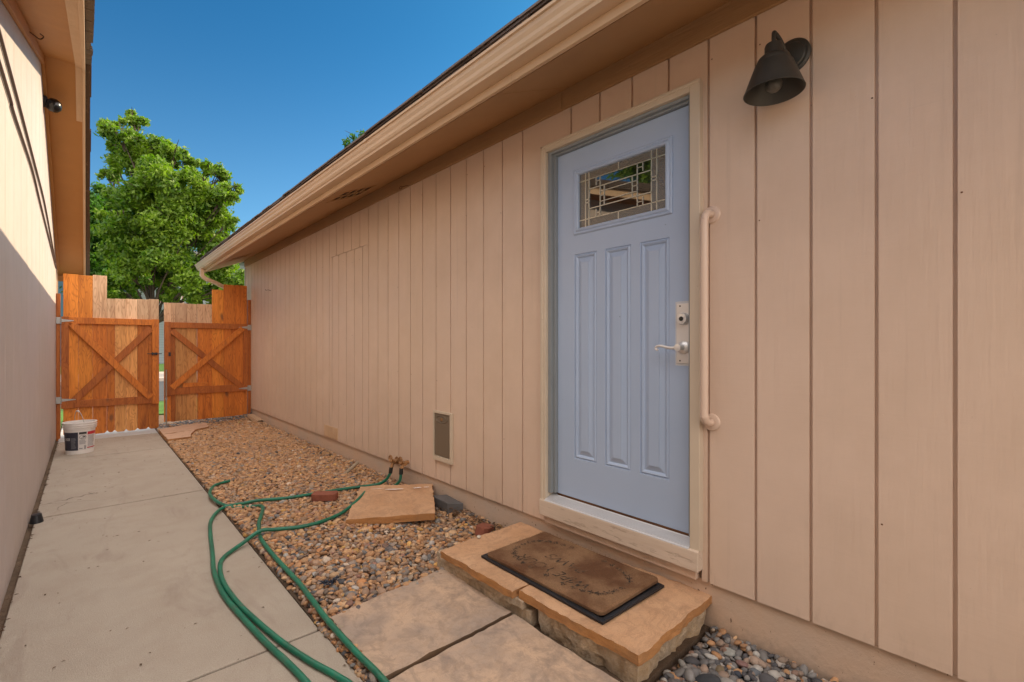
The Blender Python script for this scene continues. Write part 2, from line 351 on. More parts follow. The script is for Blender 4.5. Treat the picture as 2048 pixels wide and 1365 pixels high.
p = M(); p.box(-300, 300, 27, 70, -.03, .10); p.box(-300, -.3, 9.6, 13.8, -.03, -.008); p.box(.82, 300, 11.2, 13.8, -.03, -.008); tag(p.obj('lawn', m_grass), kind='structure')

# ------------------------------------------------------------------ right house
house = empty('house', (W, 4, 0), 'long peach sided house with grey door, gutter and deep eave along the gravel bed', 'house')
def panel(mm, y0, y1, z0, z1, grooves, x=W, gw=.0062, gd=.0155):
    gs = sorted(gy for gy in grooves if y0+.01 < gy < y1-.01); prof = [(y0, 0)]
    for gy in gs: prof += [(gy-gw, 0), (gy-gw*.8, gd), (gy+gw*.8, gd), (gy+gw, 0)]
    prof.append((y1, 0))
    for (a, da), (b, db) in zip(prof[:-1], prof[1:]):
        mm.face([(x+da, a, z0), (x+db, b, z0), (x+db, b, z1), (x+da, a, z1)])
    mm.face([(x, y0, z0), (x+.016, y0, z0), (x+.016, y0, z1), (x, y0, z1)]); mm.face([(x, y1, z0), (x+.016, y1, z0), (x+.016, y1, z1), (x, y1, z1)])
    for z in (z0, z1):
        for (a, da), (b, db) in zip(prof[:-1], prof[1:]): mm.face([(x+da, a, z), (x+db, b, z), (x+.016, b, z), (x+.016, a, z)])
GR = [.190, .398, .606, .812, 1.018, 1.218, 1.427, 1.636, 1.846, 2.052, 2.262, 2.465, 2.671, 2.880, 3.085, 3.292, 3.498, 3.703, 3.910, 4.117, 4.325, 4.53] + [4.737+.2075*i for i in range(24)]
GR = [-.0175-.2075*i for i in range(5)] + GR
sm = M(); ZB, ZT = .213, 2.84  # house cut short, unseen behind the camera, to let fill light in
panel(sm, -1.1, 1.050, ZB, ZT, GR); panel(sm, 1.050, 2.062, 2.50, ZT, GR); panel(sm, 2.062, 4.56, ZB, ZT, GR)
panel(sm, 4.562, 5.51, 2.322, ZT, GR); panel(sm, 4.562, 5.508, ZB, 2.318, [4.64+.03, 4.845+.03, 5.05+.03, 5.26+.03, 5.47]); panel(sm, 5.512, 9.48, ZB, ZT, GR)
sm.box(W+.02, W+.1, -1.1, 1.05, ZB, ZT); sm.box(W+.02, W+.1, 2.062, 9.46, ZB, ZT); sm.box(W+.02, W+.1, 1.05, 2.062, 2.5, ZT)
sm.box(W+.1, 9, 9.38, 9.46, ZB, 2.9); sm.box(W+.1, 9, -1.1, -1.0, ZB, 2.9); sm.box(8.9, 9, -1.0, 9.38, ZB, 2.9)
rn = random.Random(41)
for gy in GR:
    for kz in range(7):
        if rn.random() < .65: continue
        yy = gy+rn.choice((-.016, .014))+rn.uniform(-.003, .003); zz = .26+kz*.39+rn.uniform(-.03, .03)
        if (1.0 < yy < 2.1 and zz < 2.6) or zz > 2.66 or yy > 9.4: continue
        sm.lathe([(.0032, 0), (.0030, .0009), (0, .0012)], (lambda u, v, h, yy=yy, zz=zz: (W-h, yy+u, zz+v)), 7, mi=1 if rn.random() < .45 else 0)
sm.obj('wall', [m_siding, m_rust], house, bevel=0)
cb = M(); cb.box(W-.008, W+.03, 9.482, 9.54, ZB-.01, ZT-.03); cb.obj('corner_board', m_casing, house, bevel=.002)
fm = M(); n = 90
for i in range(n):
    a = -1.1+10.58*i/n; b = -1.1+10.58*(i+1)/n; fm.face([(W+.018, a, ZB), (W+.018, b, ZB), (W+.026, b, -.1), (W+.026, a, -.1)])
fm.box(W+.03, W+.2, -1.1, 9.46, -.2, ZB+.02); fm.box(W+.2, 9, 9.3, 9.45, -.2, ZB); fm.obj('foundation', m_found, house)
# frieze, soffit, fascia, gutter, roof
ZS = lambda x, z0=2.815: z0-.43*(W-x)
fr = M()
for a, b in ((-1.1, 1.9), (1.903, 4.3), (4.303, 9.5)): fr.box(W-.02, W-.002, a, b, 2.697, 2.86)
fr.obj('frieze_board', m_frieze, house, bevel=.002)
XF = 1.54; Y1 = 9.70
sf = M()
VENTS = [(1.655, 1.925, 3.99, 4.36), (1.64, 1.90, 8.16, 8.50)]
def sof(y0, y1, x0=XF+.005, x1=W):
    sf.prism([(x0, ZS(x0)), (x1, ZS(x1)), (x1, ZS(x1)+.012), (x0, ZS(x0)+.012)], XZ, y0, y1)
edges = [-1.3, -.6, 1.84, VENTS[0][2], VENTS[0][3], 4.52, 6.96, VENTS[1][2], VENTS[1][3], Y1]
for a, b in zip(edges[:-1], edges[1:]):
    v = [q for q in VENTS if abs(q[2]-a) < 1e-6]
    if v: sof(a, b, XF+.005, v[0][0]); sof(a, b, v[0][1], W)
    else: sof(a+(.002 if a in (-.6, 1.84, 4.52, 6.96) else 0), b-(.002 if b in (-.6, 1.84, 4.52, 6.96) else 0))
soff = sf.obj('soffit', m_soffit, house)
m_dark = plain('painted_vent_shade', (.006, .005, .004), .9)
for vx0, vx1, vy0, vy1 in VENTS:
    vm = M()
    for k in range(5):
        x = vx0+(vx1-vx0)*k/4; vm.prism([(x-.005, ZS(x)-.005), (x+.005, ZS(x)-.003), (x+.007, ZS(x)+.008), (x-.003, ZS(x)+.006)], XZ, vy0-.01, vy1+.01)
    [vm.prism([(vx0-.012, ZS(vx0-.012)-.005), (vx1+.012, ZS(vx1+.012)-.005), (vx1+.012, ZS(vx1+.012)+.006), (vx0-.012, ZS(vx0-.012)+.006)], XZ, ya_, ya_+.014) for ya_ in (vy0-.012, vy1-.002, (vy0+vy1)/2-.004)]
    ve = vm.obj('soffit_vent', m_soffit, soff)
    dm = M(); dm.prism([(vx0, ZS(vx0)+.009), (vx1, ZS(vx1)+.009), (vx1, ZS(vx1)+.02), (vx0, ZS(vx0)+.02)], XZ, vy0, vy1); dm.obj('vent_shade_sheet', m_dark, soff)  # near-black sheet paints the shade seen through the vent slots
fa = M(); zf = 1.30+1.266
for a, b in ((-1.3, 1.70), (1.702, 4.14), (4.142, 6.6), (6.602, Y1)): fa.box(XF-.02, XF, a, b, zf, 2.82)
fa.obj('fascia', m_trim, house, bevel=.002)
rk = M(); rk.prism([(XF-.018, zf), (W+3, zf+.43*(W+3-XF)), (W+3, zf+.43*(W+3-XF)+.16), (XF-.018, zf+.20)], XZ, Y1, Y1+.022); rk.obj('rake_board', m_frieze, house, bevel=.002)
# gutter: K-style open trough
gu = M(); HT = 1.3+1.398; HB = 1.3+1.3055; xo = 1.41; xb = 1.455
prof = [(XF-.021, HT+.01), (XF-.021, HB), (xb, HB), (xb-.004, HB+.012), (xb-.012, HB+.018), (xb-.020, HB+.030), (xo+.022, HB+.045), (xo+.012, HB+.060), (xo+.008, HT-.014), (xo-.002, HT-.012), (xo-.004, HT-.001), (xo+.010, HT)]
inn = [(a+.0025 if a < 1.5 else a-.002, b+.002) for a, b in prof[1:]]
pl = prof
for (a, b), (c, d) in zip(pl[:-1], pl[1:]):
    gu.face([(a, -1.3, b), (c, -1.3, d), (c, 9.86, d), (a, 9.86, b)]); gu.face([(a+.003, -1.3, b+.003), (c+.003, -1.3, d+.003), (c+.003, 9.86, d+.003), (a+.003, 9.86, b+.003)])
gu.face([(a, 9.86, b) for a, b in pl]); gu.face([(a, 9.862, b) for a, b in pl])
gu.obj('gutter', m_gutter, house, smooth=25)
for y in (3.05, 6.1, 8.9):
    gs = M(); gs.box(xo-.004, xo+.004, y, y+.03, HT-.016, HT+.001); gs.obj('gutter_seam', m_gutter, house)
# roof: deck and shingle courses with ragged eave
rf = M(); RP = .43; xr = 1.475
def zr(x): return 2.795+RP*(x-xr)
rf.prism([(xr+.06, zr(xr+.06)-.03), (5.4, zr(5.4)-.03), (5.4, zr(5.4)-.001), (xr+.06, zr(xr+.06)-.001)], XZ, -1.3, Y1+.03, col=(.12, .09, .07))
rf.prism([(5.4, zr(5.4)-.03), (9.4, zr(1.4)-.03), (9.4, zr(1.4)), (5.4, zr(5.4))], XZ, -1.3, Y1+.03, col=(.12, .09, .07))
rf.obj('roof', m_shingle, house)
sh = M(); rr = random.Random(3)
for row in (-2, -1, 0, 1, 2, 3):
    y = -1.35+rr.random()*.05; x0 = xr+(row*.14 if row > 0 else -.012*row)
    while y < Y1+.03:
        wd = rr.choice((.16, .2, .28, .33)); dz = rr.uniform(0, .006)+(.003*row if row > 0 else .016*row); k = rr.uniform(.6, 1.2); e = min(y+wd-.004, Y1+.04)
        xx = x0-rr.uniform(0, .012)
        sh.prism([(xx, zr(xx)+.002+dz), (xx+.3, zr(xx+.3)+.002+.001*row+(.016*row if row < 0 else 0)), (xx+.3, zr(xx+.3)+.012+(.016*row if row < 0 else 0)), (xx, zr(xx)+.014+dz)], XZ, y, e, col=(.125*k, .095*k, .08*k)); y += wd
sh.obj('roof_shingles', m_shingle, house)
# leaf litter caught on the gutter lip
# downspout
ds = M(); xd = 1.475; yd = 9.60
pth = spline([(xd, yd, HB+.01), (xd, yd, 2.53), (xd+.005, yd, 2.49), (xd+.06, yd, 2.44), (xd+.20, yd, 2.385), (2.0, yd, 2.22), (2.06, yd, 2.18), (2.075, yd, 2.12), (2.075, yd, 2.0)], 6)
pth = [Vector(q) for q in pth]+[Vector((2.075, yd, .35))]
vs = []; fs = []
for i, q in enumerate(pth):
    T = (pth[min(i+1, len(pth)-1)]-pth[max(i-1, 0)]).normalized(); N = Vector((T.z, 0, -T.x)); rib = .0025 if i % 2 and i < len(pth)-2 else 0
    for a, b in ((-.028, -.036), (.028, -.036), (.028, .036), (-.028, .036)):
        k = 1+rib*20; vs.append(q+N*a*k+Vector((0, b*k, 0)))
for i in range(len(pth)-1):
    for k in range(4): fs.append((i*4+k, i*4+(k+1) % 4, i*4+4+(k+1) % 4, i*4+4+k))
ds.add(vs, fs); ds.obj('downspout', m_gutter, house, bevel=.004)
# ---- door frame, door
Y0c, Y1c, ZTc = 1.043, 2.064, 2.522
cs = M(); XC = 2.085
def brick(a0, a1, side):  # vertical casing with stepped profile
    cs.box(XC, W+.02, a0, a1, .352, ZTc)
cs.box(XC, 2.15, Y0c, 1.092, .355, ZTc); cs.box(XC, 2.15, 2.020, Y1c, .34, ZTc); cs.box(XC, 2.15, 1.092, 2.020, 2.477, ZTc)
cs.box(XC-.004, XC+.01, 2.045, 2.062, .34, ZTc-.002); cs.box(XC-.004, XC+.01, 1.045, 2.062, ZTc-.018, ZTc-.002)
dfm = cs.obj('door_frame', m_casing, house, bevel=.003)
jb = M(); jb.box(XC+.022, 2.2, 1.0925, 1.108, .40, 2.4765); jb.box(XC+.022, 2.2, 1.995, 2.0195, .40, 2.4765); jb.box(XC+.022, 2.2, 1.108, 1.995, 2.462, 2.4765)
jb.box(2.128, 2.2, 1.108, 1.116, .40, 2.462); jb.box(2.128, 2.2, 1.978, 1.995, .40, 2.462); jb.box(2.128, 2.2, 1.116, 1.978, 2.452, 2.462)
m_jamb = plain('jamb_paint', (.235, .26, .275), .45, 0, .08, 10, .05); jb.obj('jamb', m_jamb, dfm, bevel=.0015)
ss = M()
ss.prism([(2.072, .262), (2.072, .355), (2.10, .362), (2.13, .366), (2.13, .262)], XZ, 1.046, 2.062); ss.obj('sill', m_sill, house, bevel=.004)
us = M(); us.box(2.102, 2.14, 1.07, 2.04, .213, .2615); us.obj('sill_support', m_siding, house, bevel=.002)
th = M(); n = 9
prof = [(2.074, .3585)]
for i in range(n):
    x = 2.080+.0068*i; z = .3625+.0022*i; prof += [(x, z), (x+.0008, z+.0040), (x+.0036, z+.0044), (x+.0044, z-.0012)]
prof += [(2.144, .386), (2.16, .386), (2.16, .355), (2.074, .355)]
th.prism(prof, XZ, 1.093, 2.019); th.obj('threshold', m_alu, house)
th2 = M(); th2.box(2.1465, 2.16, 1.1165, 1.9775, .3865, .3965); th2.obj('door_sweep', m_rust, house)
# door slab
door_o = M(); XD = 2.15; dy0, dy1, dz0, dz1 = 1.118, 1.9765, .398, 2.450
holes = [(1.681, 1.845, .631, 1.836), (1.456, 1.623, .631, 1.836), (1.231, 1.399, .631, 1.836), (1.215, 1.845, 1.950, 2.331)]
yc = sorted({dy0, dy1}|{h[0] for h in holes}|{h[1] for h in holes}); zc = sorted({dz0, dz1}|{h[2] for h in holes}|{h[3] for h in holes})
for a, b in zip(yc[:-1], yc[1:]):
    for c, d in zip(zc[:-1], zc[1:]):
        if any(h[0]-1e-6 <= a and b <= h[1]+1e-6 and h[2]-1e-6 <= c and d <= h[3]+1e-6 for h in holes): continue
        door_o.face([(XD, a, c), (XD, b, c), (XD, b, d), (XD, a, d)])
door_o.box(XD+.03, XD+.045, dy0, dy1, dz0, dz1)
for f in ([(dy0, dz0), (dy1, dz0)], [(dy1, dz0), (dy1, dz1)], [(dy1, dz1), (dy0, dz1)], [(dy0, dz1), (dy0, dz0)]):
    (a, b), (c, d) = f; door_o.face([(XD, a, b), (XD, c, d), (XD+.03, c, d), (XD+.03, a, b)])
def rings(mm, y0, y1, z0, z1, prof, cap=True):
    def rect(i, dx): return [(XD+dx, y0+i, z0+i), (XD+dx, y1-i, z0+i), (XD+dx, y1-i, z1-i), (XD+dx, y0+i, z1-i)]
    for (i, dx), (j, ex) in zip(prof[:-1], prof[1:]):
        A = rect(i, dx); B = rect(j, ex)
        for k in range(4): mm.face([A[k], A[(k+1) % 4], B[(k+1) % 4], B[k]])
    if cap: mm.face(rect(*prof[-1]))
for h in holes[:3]: rings(door_o, *h, [(0, 0), (.003, .006), (.007, .004), (.013, -.002), (.019, .001), (.024, .008), (.027, .009), (.054, -.001), (.0545, -.0045)])
door = door_o.obj('door', m_door, house)
wf = M(); rings(wf, 1.215, 1.845, 1.950, 2.331, [(-.001, .002), (-.001, -.005), (.004, -.009), (.010, -.009), (.013, -.006), (.022, -.013), (.030, -.013), (.034, -.008), (.036, .006)], cap=False)
wf.obj('window_frame', m_door, door)
# glass with lead came
gy0, gy1, gz0, gz1 = 1.249, 1.811, 1.984, 2.297
def GP(u, v): return (gy1-(gy1-gy0)*u, gz1-(gz1-gz0)*v)     # u from left as seen from outside
xg = XD+.004
cl = M(); cl.face([(xg+.001, a, b) for a, b in (GP(.12, .14), GP(.86, .14), GP(.86, .86), GP(.12, .86))]); cl.obj('window_glass', m_glass, door)
bd = M(); 
for (u0, v0, u1, v1) in ((0, 0, .12, 1), (.86, 0, 1, 1), (.12, 0, .86, .14), (.12, .86, .86, 1)):
    bd.face([(xg, a, b) for a, b in (GP(u0, v0), GP(u1, v0), GP(u1, v1), GP(u0, v1))])
bd.obj('textured_glass', m_glass_t, door)
ca = M()
def came(u0, v0, u1, v1, wd=.0022):
    (a, b), (c, d) = GP(u0, v0), GP(u1, v1)
    ca.box(xg-.003, xg-.0004, min(a, c)-wd, max(a, c)+wd, min(b, d)-wd, max(b, d)+wd)
for l in [(.085,0,.085,1),(.13,0,.13,1),(.85,0,.85,1),(.905,0,.905,1),(0,.14,1,.14),(0,.86,1,.86),(.49,0,.49,.14),(.49,.86,.49,1),
          (.13,.32,.85,.32),(.13,.68,.85,.68),(.27,.14,.27,.86),(.70,.14,.70,.86),(.22,.14,.22,.28),(.22,.72,.22,.86),(.76,.14,.76,.28),(.76,.72,.76,.86),
          (.22,.215,.27,.215),(.22,.79,.27,.79),(.70,.215,.76,.215),(.70,.79,.76,.79),(.32,.32,.32,.68),(.645,.32,.645,.68),(.32,.42,.645,.42),(.32,.60,.645,.60),
          (.27,.42,.32,.42),(.27,.5,.32,.5),(.27,.6,.32,.6),(.645,.42,.70,.42),(.645,.5,.70,.5),(.645,.6,.70,.6),(.085,.5,.13,.5),(.085,.56,.13,.56),(.85,.5,.905,.5),(.85,.44,.905,.44)]:
    came(*l, wd=.0024 if l[0] in (.085,.13,.85,.905) else .0019)
ca.obj('came_grid', m_came, door)
def fx(cx, cy, cz): return lambda u, v, h: (cx-h, cy+u, cz+v)     # lathe axis pointing to -x
lp = M(); lp.box(XD-.005, XD, 1.1185, 1.190, 1.212, 1.503); lp.obj('lock_plate', m_nickel, door, bevel=.002)
pr = M(); pr.box(XD-.0012, XD, 1.186, 1.198, 1.202, 1.512); pr.box(XD-.0012, XD, 1.1185, 1.186, 1.5035, 1.513); pr.box(XD-.0012, XD, 1.1185, 1.186, 1.201, 1.2115); pr.obj('unpainted_edge', m_primer, door)
db = M(); f = fx(XD-.005, 1.153, 1.427); db.lathe([(.030, 0), (.030, .010), (.026, .014), (.024, .022), (.0, .024)], f, 28); db.obj('deadbolt', m_nickel, door, smooth=40)
kb = M(); f = fx(XD-.030, 1.153, 1.427); kb.lathe([(.011, 0), (.011, .001), (0, .0012)], f, 20); kb.box(XD-.0325, XD-.031, 1.151, 1.155, 1.420, 1.434); kb.obj('keyhole', m_bronze, door)
hd = M(); f = fx(XD-.005, 1.153, 1.289); hd.lathe([(.031, 0), (.031, .006), (.024, .012), (.014, .016), (.014, .045), (.017, .048), (.017, .062), (.0, .064)], f, 28)
hd.tube(spline([(XD-.056, 1.158, 1.289), (XD-.058, 1.185, 1.287), (XD-.060, 1.21, 1.290), (XD-.062, 1.24, 1.297), (XD-.062, 1.262, 1.295), (XD-.062, 1.270, 1.285), (XD-.062, 1.263, 1.277), (XD-.062, 1.256, 1.281)], 6), [.0085-.004*min(1, i/42) for i in range(43)], 10)
hd.obj('handle', m_nickel, door, smooth=40)
for z in (1.490, 1.225):
    sc = M(); f = fx(XD-.005, 1.172, z); sc.lathe([(.004, 0), (.004, .001), (0, .0016)], f, 12); sc.obj('screw', m_bronze, door)
# pet door, low vent, faucet, hooks
pd = M(); a0, a1, b0, b1 = 3.045, 3.305, .375, .772
for q in ((a0, a1, b0, b0+.035), (a0, a1, b1-.018, b1), (a0, a0+.022, b0+.035, b1-.018), (a1-.012, a1, b0+.035, b1-.018)): pd.box(W-.022, W, *q)
pdo = pd.obj('pet_door', m_casing, house, bevel=.002)
pf = M(); pf.box(W-.014, W-.006, a0+.034, a1-.012, b0+.037, b1-.02)
pf.obj('flap', m_petflap, pdo, bevel=.003)
pk = M(); f = fx(W-.014, (a0+a1)/2+.01, b1-.065)
for rr_ in (.055,): pk.tube([(W-.015, (a0+a1)/2+.012+.075*math.cos(t), b1-.062+.028*math.sin(t)) for t in [i*math.pi/12 for i in range(25)]], .004, 6)
pk.obj('flap_catch', m_petflap, pdo, smooth=60)
kn = M(); f = fx(W-.014, (a0+a1)/2+.012, b1-.062); kn.lathe([(.012, 0), (.010, .008), (0, .009)], f, 14); kn.obj('catch_knob', m_brass, pdo, smooth=60)
lv = M(); a0, a1, b0, b1 = 5.32, 5.72, .222, .358
lv.box(W-.005, W, a0, a1, b0, b1)
for k in range(11):
    for j in range(3):
        z = b0+.012+k*.0112; y = a0+.018+j*.124; lv.prism([(W-.005, z), (W-.012, z+.002), (W-.005, z+.007)], XZ, y, y+.112)
lv.obj('wall_vent', m_trim, house)
fc = M()
fc.tube([(W, 3.74, .268), (2.06, 3.74, .268)], .016, 12); fc.tube([(2.06, 3.68, .270), (2.055, 3.89, .262)], .017, 12)
for y, z, x in ((3.70, .268, 2.058), (3.865, .255, 2.05)):
    fc.tube([(x, y, z+.01), (x-.02, y, z-.02), (x-.03, y, z-.06)], .014, 12); fc.tube([(x, y, z), (x-.03, y, z+.025)], .012, 10)
    for k in range(6):
        t = k*math.pi/3; fc.tube([(x-.028, y, z+.03), (x-.034, y+.028*math.cos(t), z+.035+.028*math.sin(t))], .004, 6)
    fc.tube([(x-.035, y+.029*math.cos(t), z+.036+.029*math.sin(t)) for t in [i*math.pi/8 for i in range(17)]], .0055, 8)
fc.tube([(2.055, 3.78, .27), (2.03, 3.78, .30)], .02, 12); fc.tube([(2.03, 3.78+.02*math.cos(t), .30+.02*math.sin(t)) for t in [i*math.pi/8 for i in range(17)]], .006, 8)
fc.obj('faucet', m_brass, house, smooth=50)
hk = M(); hk.tube(spline([(W-.02, 3.70, 2.695), (W-.035, 3.72, 2.697), (W-.04, 3.77, 2.70), (W-.04, 3.80, 2.712), (W-.04, 3.825, 2.70), (W-.04, 3.80, 2.688), (W-.04, 3.775, 2.698)], 5), .003, 8); hk.obj('screw_eye', m_rust, house, smooth=60)
hk = M(); hk.tube(spline([(W, 7.93, 2.14), (W-.04, 7.94, 2.15), (W-.06, 7.97, 2.145), (W-.06, 8.0, 2.16)], 5), .003, 8); hk.obj('screw_hook', m_rust, house, smooth=60)

# ------------------------------------------------------------------ wall lamp, grab bar
lamp = empty('wall_lamp', (W, .68, 2.45), 'dark bronze bell shaded wall lamp beside the door under the eave', 'wall lamp')
bp = M(); f = fx(W, .672, 2.462); bp.lathe([(.068, 0), (.068, .008), (.060, .014), (.052, .014), (.048, .020), (0, .024)], f, 40); bp.obj('backplate', m_bronze, lamp, smooth=35)
ar = M(); lx, ly = 1.985, .694
ar.tube(spline([(W-.02, .675, 2.445), (W-.05, .68, 2.465), (W-.085, .688, 2.500), (lx+.012, ly, 2.515), (lx, ly, 2.505), (lx, ly, 2.46)], 8), .008, 12); ar.obj('arm', m_bronze, lamp, smooth=50)
sd = M(); f = lambda u, v, h: (lx+u+(2.36-h)*.0, ly+v, h)
sd.lathe([(0, 2.472), (.018, 2.471), (.029, 2.466), (.032, 2.458), (.032, 2.427), (.034, 2.423), (.046, 2.419), (.055, 2.411), (.060, 2.400), (.0605, 2.392), (.066, 2.389), (.105, 2.285), (.107, 2.281), (.105, 2.279), (.102, 2.283), (.066, 2.360), (.050, 2.380), (.0, 2.39)], f, 48)
sd.obj('lamp_shade', m_bronze, lamp, smooth=35)
bu = M(); bu.lathe([(.014, 2.37), (.014, 2.35), (.024, 2.335), (.030, 2.315), (.026, 2.295), (.014, 2.284), (0, 2.281)], f, 24); bu.obj('bulb', plain('dusty_bulb', (.10, .095, .08), .35, 0, .1, 20, 0), lamp, smooth=60)
gb = empty('grab_bar', (W, 1.0, .95), 'long peach painted grab bar with round flanges right of the door', 'grab bar')
gt = M(); gt.tube(spline([(W-.004, 1.002, 1.893), (W-.03, 1.002, 1.893), (W-.055, 1.003, 1.884), (W-.066, 1.004, 1.86), (W-.067, 1.005, 1.82), (W-.067, 1.005, 1.45), (W-.067, 1.005, 1.02), (W-.066, 1.004, .985), (W-.055, 1.003, .96), (W-.03, 1.002, .950), (W-.004, 1.002, .950)], 8), .0175, 20); gt.obj('bar', m_grab, gb, smooth=60)
for z in (1.893, .950):
    q = M(); f = fx(W, 1.002, z); q.lathe([(.039, 0), (.039, .004), (.036, .008), (.024, .011), (.018, .011)], f, 36); q.obj('flange', m_grab, gb, smooth=35)

# ------------------------------------------------------------------ left house
lh = empty('house', (L, 4, 0), 'peach gabled house on the left edge with orange soffit and security camera', 'house')
YR, ZR, SF, SN, YE = 6.2, 4.0, .49, .33, 9.36
def zl(y): return ZR-SF*(y-YR) if y > YR else ZR-SN*(YR-y) if y > 1.2 else ZR-SN*(YR-1.2)-.02*(1.2-y)
lw = M(); lgr = [-8.99+.406*i for i in range(46)]; 
prof = sorted({-9.2, YE, YR}|{round(v, 3) for gy in lgr for v in (gy-.004, gy-.003, gy+.003, gy+.004)})
prof = [y for y in prof if -9.2 <= y <= YE]
def dep(y): return .004 if any(abs(y-gy) <= .0031 for gy in lgr) else 0
for a, b in zip(prof[:-1], prof[1:]):
    lw.face([(L-dep(a), a, .0), (L-dep(b), b, .0), (L-dep(b), b, zl(b)+.02), (L-dep(a), a, zl(a)+.02)])
lw.box(-8, L-.012, YE-.1, YE, .0, zl(YE)); lw.box(-8, L-.012, -9.2, -9.1, 0, zl(-9.2)); lw.box(-8.1, -8, -9.2, YE, 0, 2)
lw.prism([(-9.2, 0), (YE-.1, 0), (YE-.1, zl(YE)), (YR, ZR), (1.2, zl(1.2)), (-9.2, zl(-9.2))], YZ, L-.1, L-.012)
lw.obj('wall', m_left, lh)
lc = M(); lc.box(L-.02, L+.012, YE+.001, YE+.05, .02, zl(YE)-.02); lc.obj('corner_board', m_trim, lh, bevel=.002)
lf = M(); lf.box(L-.03, L-.006, -9.2, YE, -.1, -.001); lf.obj('foundation', m_found, lh)
YO = 9.62
def strip(mm, x0, x1, dz0, dz1, ya=-9.3, yb=YO, col=None):    # slab following the roof slope
    for a, b in ((ya, 1.2), (1.2, YR), (YR, yb)):
        mm.prism([(a, zl(a)+dz0), (b, zl(b)+dz0), (b, zl(b)+dz1), (a, zl(a)+dz1)], YZ, x0, x1, col=col)
q = M(); strip(q, L+.001, -.03, 0, .012); q.obj('soffit', m_leftsof, lh)
q = M(); strip(q, L+.001, L+.024, -.085, -.001, yb=YE); q.obj('frieze_board', m_leftsof, lh, bevel=.002)
q = M()
q.prism([(1.2, zl(1.2)-.022), (YR, ZR-.022), (YR+.62, zl(YR+.62)-.022), (YR+.62, zl(YR+.62)-.001), (YR, ZR-.001), (1.2, zl(1.2)-.001)], YZ, -.078, -.031)
q.obj('trim_board', m_trim, lh, bevel=.002)
q = M(); strip(q, -.030, -.008, -.055, .09); q.obj('rake_board', m_trim, lh, bevel=.002)
q = M(); q.box(L, -.031, YO-.02, YO, zl(YO)-.085, zl(YO)-.001); q.obj('eave_board', m_leftsof, lh, bevel=.002)
m_shake = painted('brown_shake', (.055, .03, .016), 'y', 1.0, chips=.5)
rr = random.Random(5); q = M()
strip(q, -8.2, .0, .091, .12)
q.obj('roof', m_shake, lh)
q = M(); y = -1.0
while y < YO:
    wd = rr.uniform(.25, .55); b = min(y+wd, YO+.03)
    if y < YR < b: b = YR
    e = .034+rr.uniform(-.006, .008)
    for k, t in enumerate((.070, .092, .112)):
        q.prism([(y, zl(y)+t-.04), (b-.004, zl(b)+t-.04), (b-.004, zl(b)+t-.022), (y, zl(y)+t-.022)], YZ, -.0075, e-.004*k+rr.uniform(-.003, .003))
    y = b
q.obj('roof_edge', m_shake, lh)
m_cable = plain('cable_brown', (.075, .045, .04), .55, 0, .1, 20, .0)
for pts in ([(-3, 2.80), (0, 2.79), (3.4, 2.774), (4.57, 2.755), (5.4, 2.735), (6.43, 2.702), (7.6, 2.56), (8.75, 2.40)], [(-3, 2.60), (0, 2.61), (3.4, 2.632), (3.86, 2.611), (5.02, 2.632), (5.86, 2.572), (7.3, 2.47), (8.95, 2.345)]):
    q = M(); q.tube([(L+.009, p_.y, p_.z) for p_ in spline([(0, a, b) for a, b in pts], 8)], .0075, 8); q.obj('cable', m_cable, lh, smooth=60)
q = M(); q.tube(spline([(L, 4.60, 3.45), (L+.04, 4.66, 3.45), (L+.07, 4.72, 3.46), (L+.09, 4.70, 3.475), (L+.075, 4.66, 3.47)], 5), .004, 8); q.obj('screw_hook', m_rust, lh, smooth=60)
sc_ = empty('security_camera', (L, 6.5, 3.68), 'small black dome security camera at the peak of the left wall', 'camera')
q = M(); f = lambda u, v, h: (L+h, 6.55+u, 3.70+v)
q.lathe([(.0, 0), (.055, 0), (.055, .02), (.045, .03), (0, .03)], f, 24); q.obj('mount', m_black, sc_, smooth=40)
q = M(); f = lambda u, v, h: (L+.075+u, 6.52+v, 3.67+h)
q.lathe([(0, .065), (.03, .06), (.055, .035), (.062, .0), (.055, -.035), (.03, -.058), (0, -.062)], f, 24); q.obj('dome', plain('gloss_black', (.005, .005, .006), .25, 0, .1, 10, 0), sc_, smooth=60)

# ------------------------------------------------------------------ gates
ORG = (.66, .205, .024); ORG2 = (.76, .27, .032); PALE = (.82, .56, .34); BRN = (.46, .135, .02); TAN = (.74, .36, .11)
GY = 9.14
def board(mm, x0, x1, z0, z1, rnd, split=None, top=PALE, body=ORG, th=.018, ear=False, y0=GY):
    a = rnd.random(); k = rnd.uniform(.72, 1.18); g_ = .0004
    secs = [(z0, z1, body)] if not split else [(z0, split, body), (split, z1, top)]
    for s0, s1, c in secs:
        if ear and s0 == z0:
            e = .028; mm.prism([(x0+g_, s0+e), (x0+g_+e, s0), (x1-g_-e, s0), (x1-g_, s0+e), (x1-g_, s1), (x0+g_, s1)], XZ, y0, y0+th, col=(c[0]*k, c[1]*k, c[2]*k, a))
        else: mm.box(x0+g_, x1-g_, y0, y0+th, s0, s1, col=(c[0]*k, c[1]*k, c[2]*k, a))
def rail(mm, p0, p1, wd, y0, y1, col, a):
    P0 = Vector((p0[0], 0, p0[1])); P1 = Vector((p1[0], 0, p1[1])); d = (P1-P0).normalized(); n = Vector((-d.z, 0, d.x))*wd/2
    q = [P0-n, P1-n, P1+n, P0+n]; mm.prism([(v.x, v.z) for v in q], XZ, y0, y1, col=(*col, a))
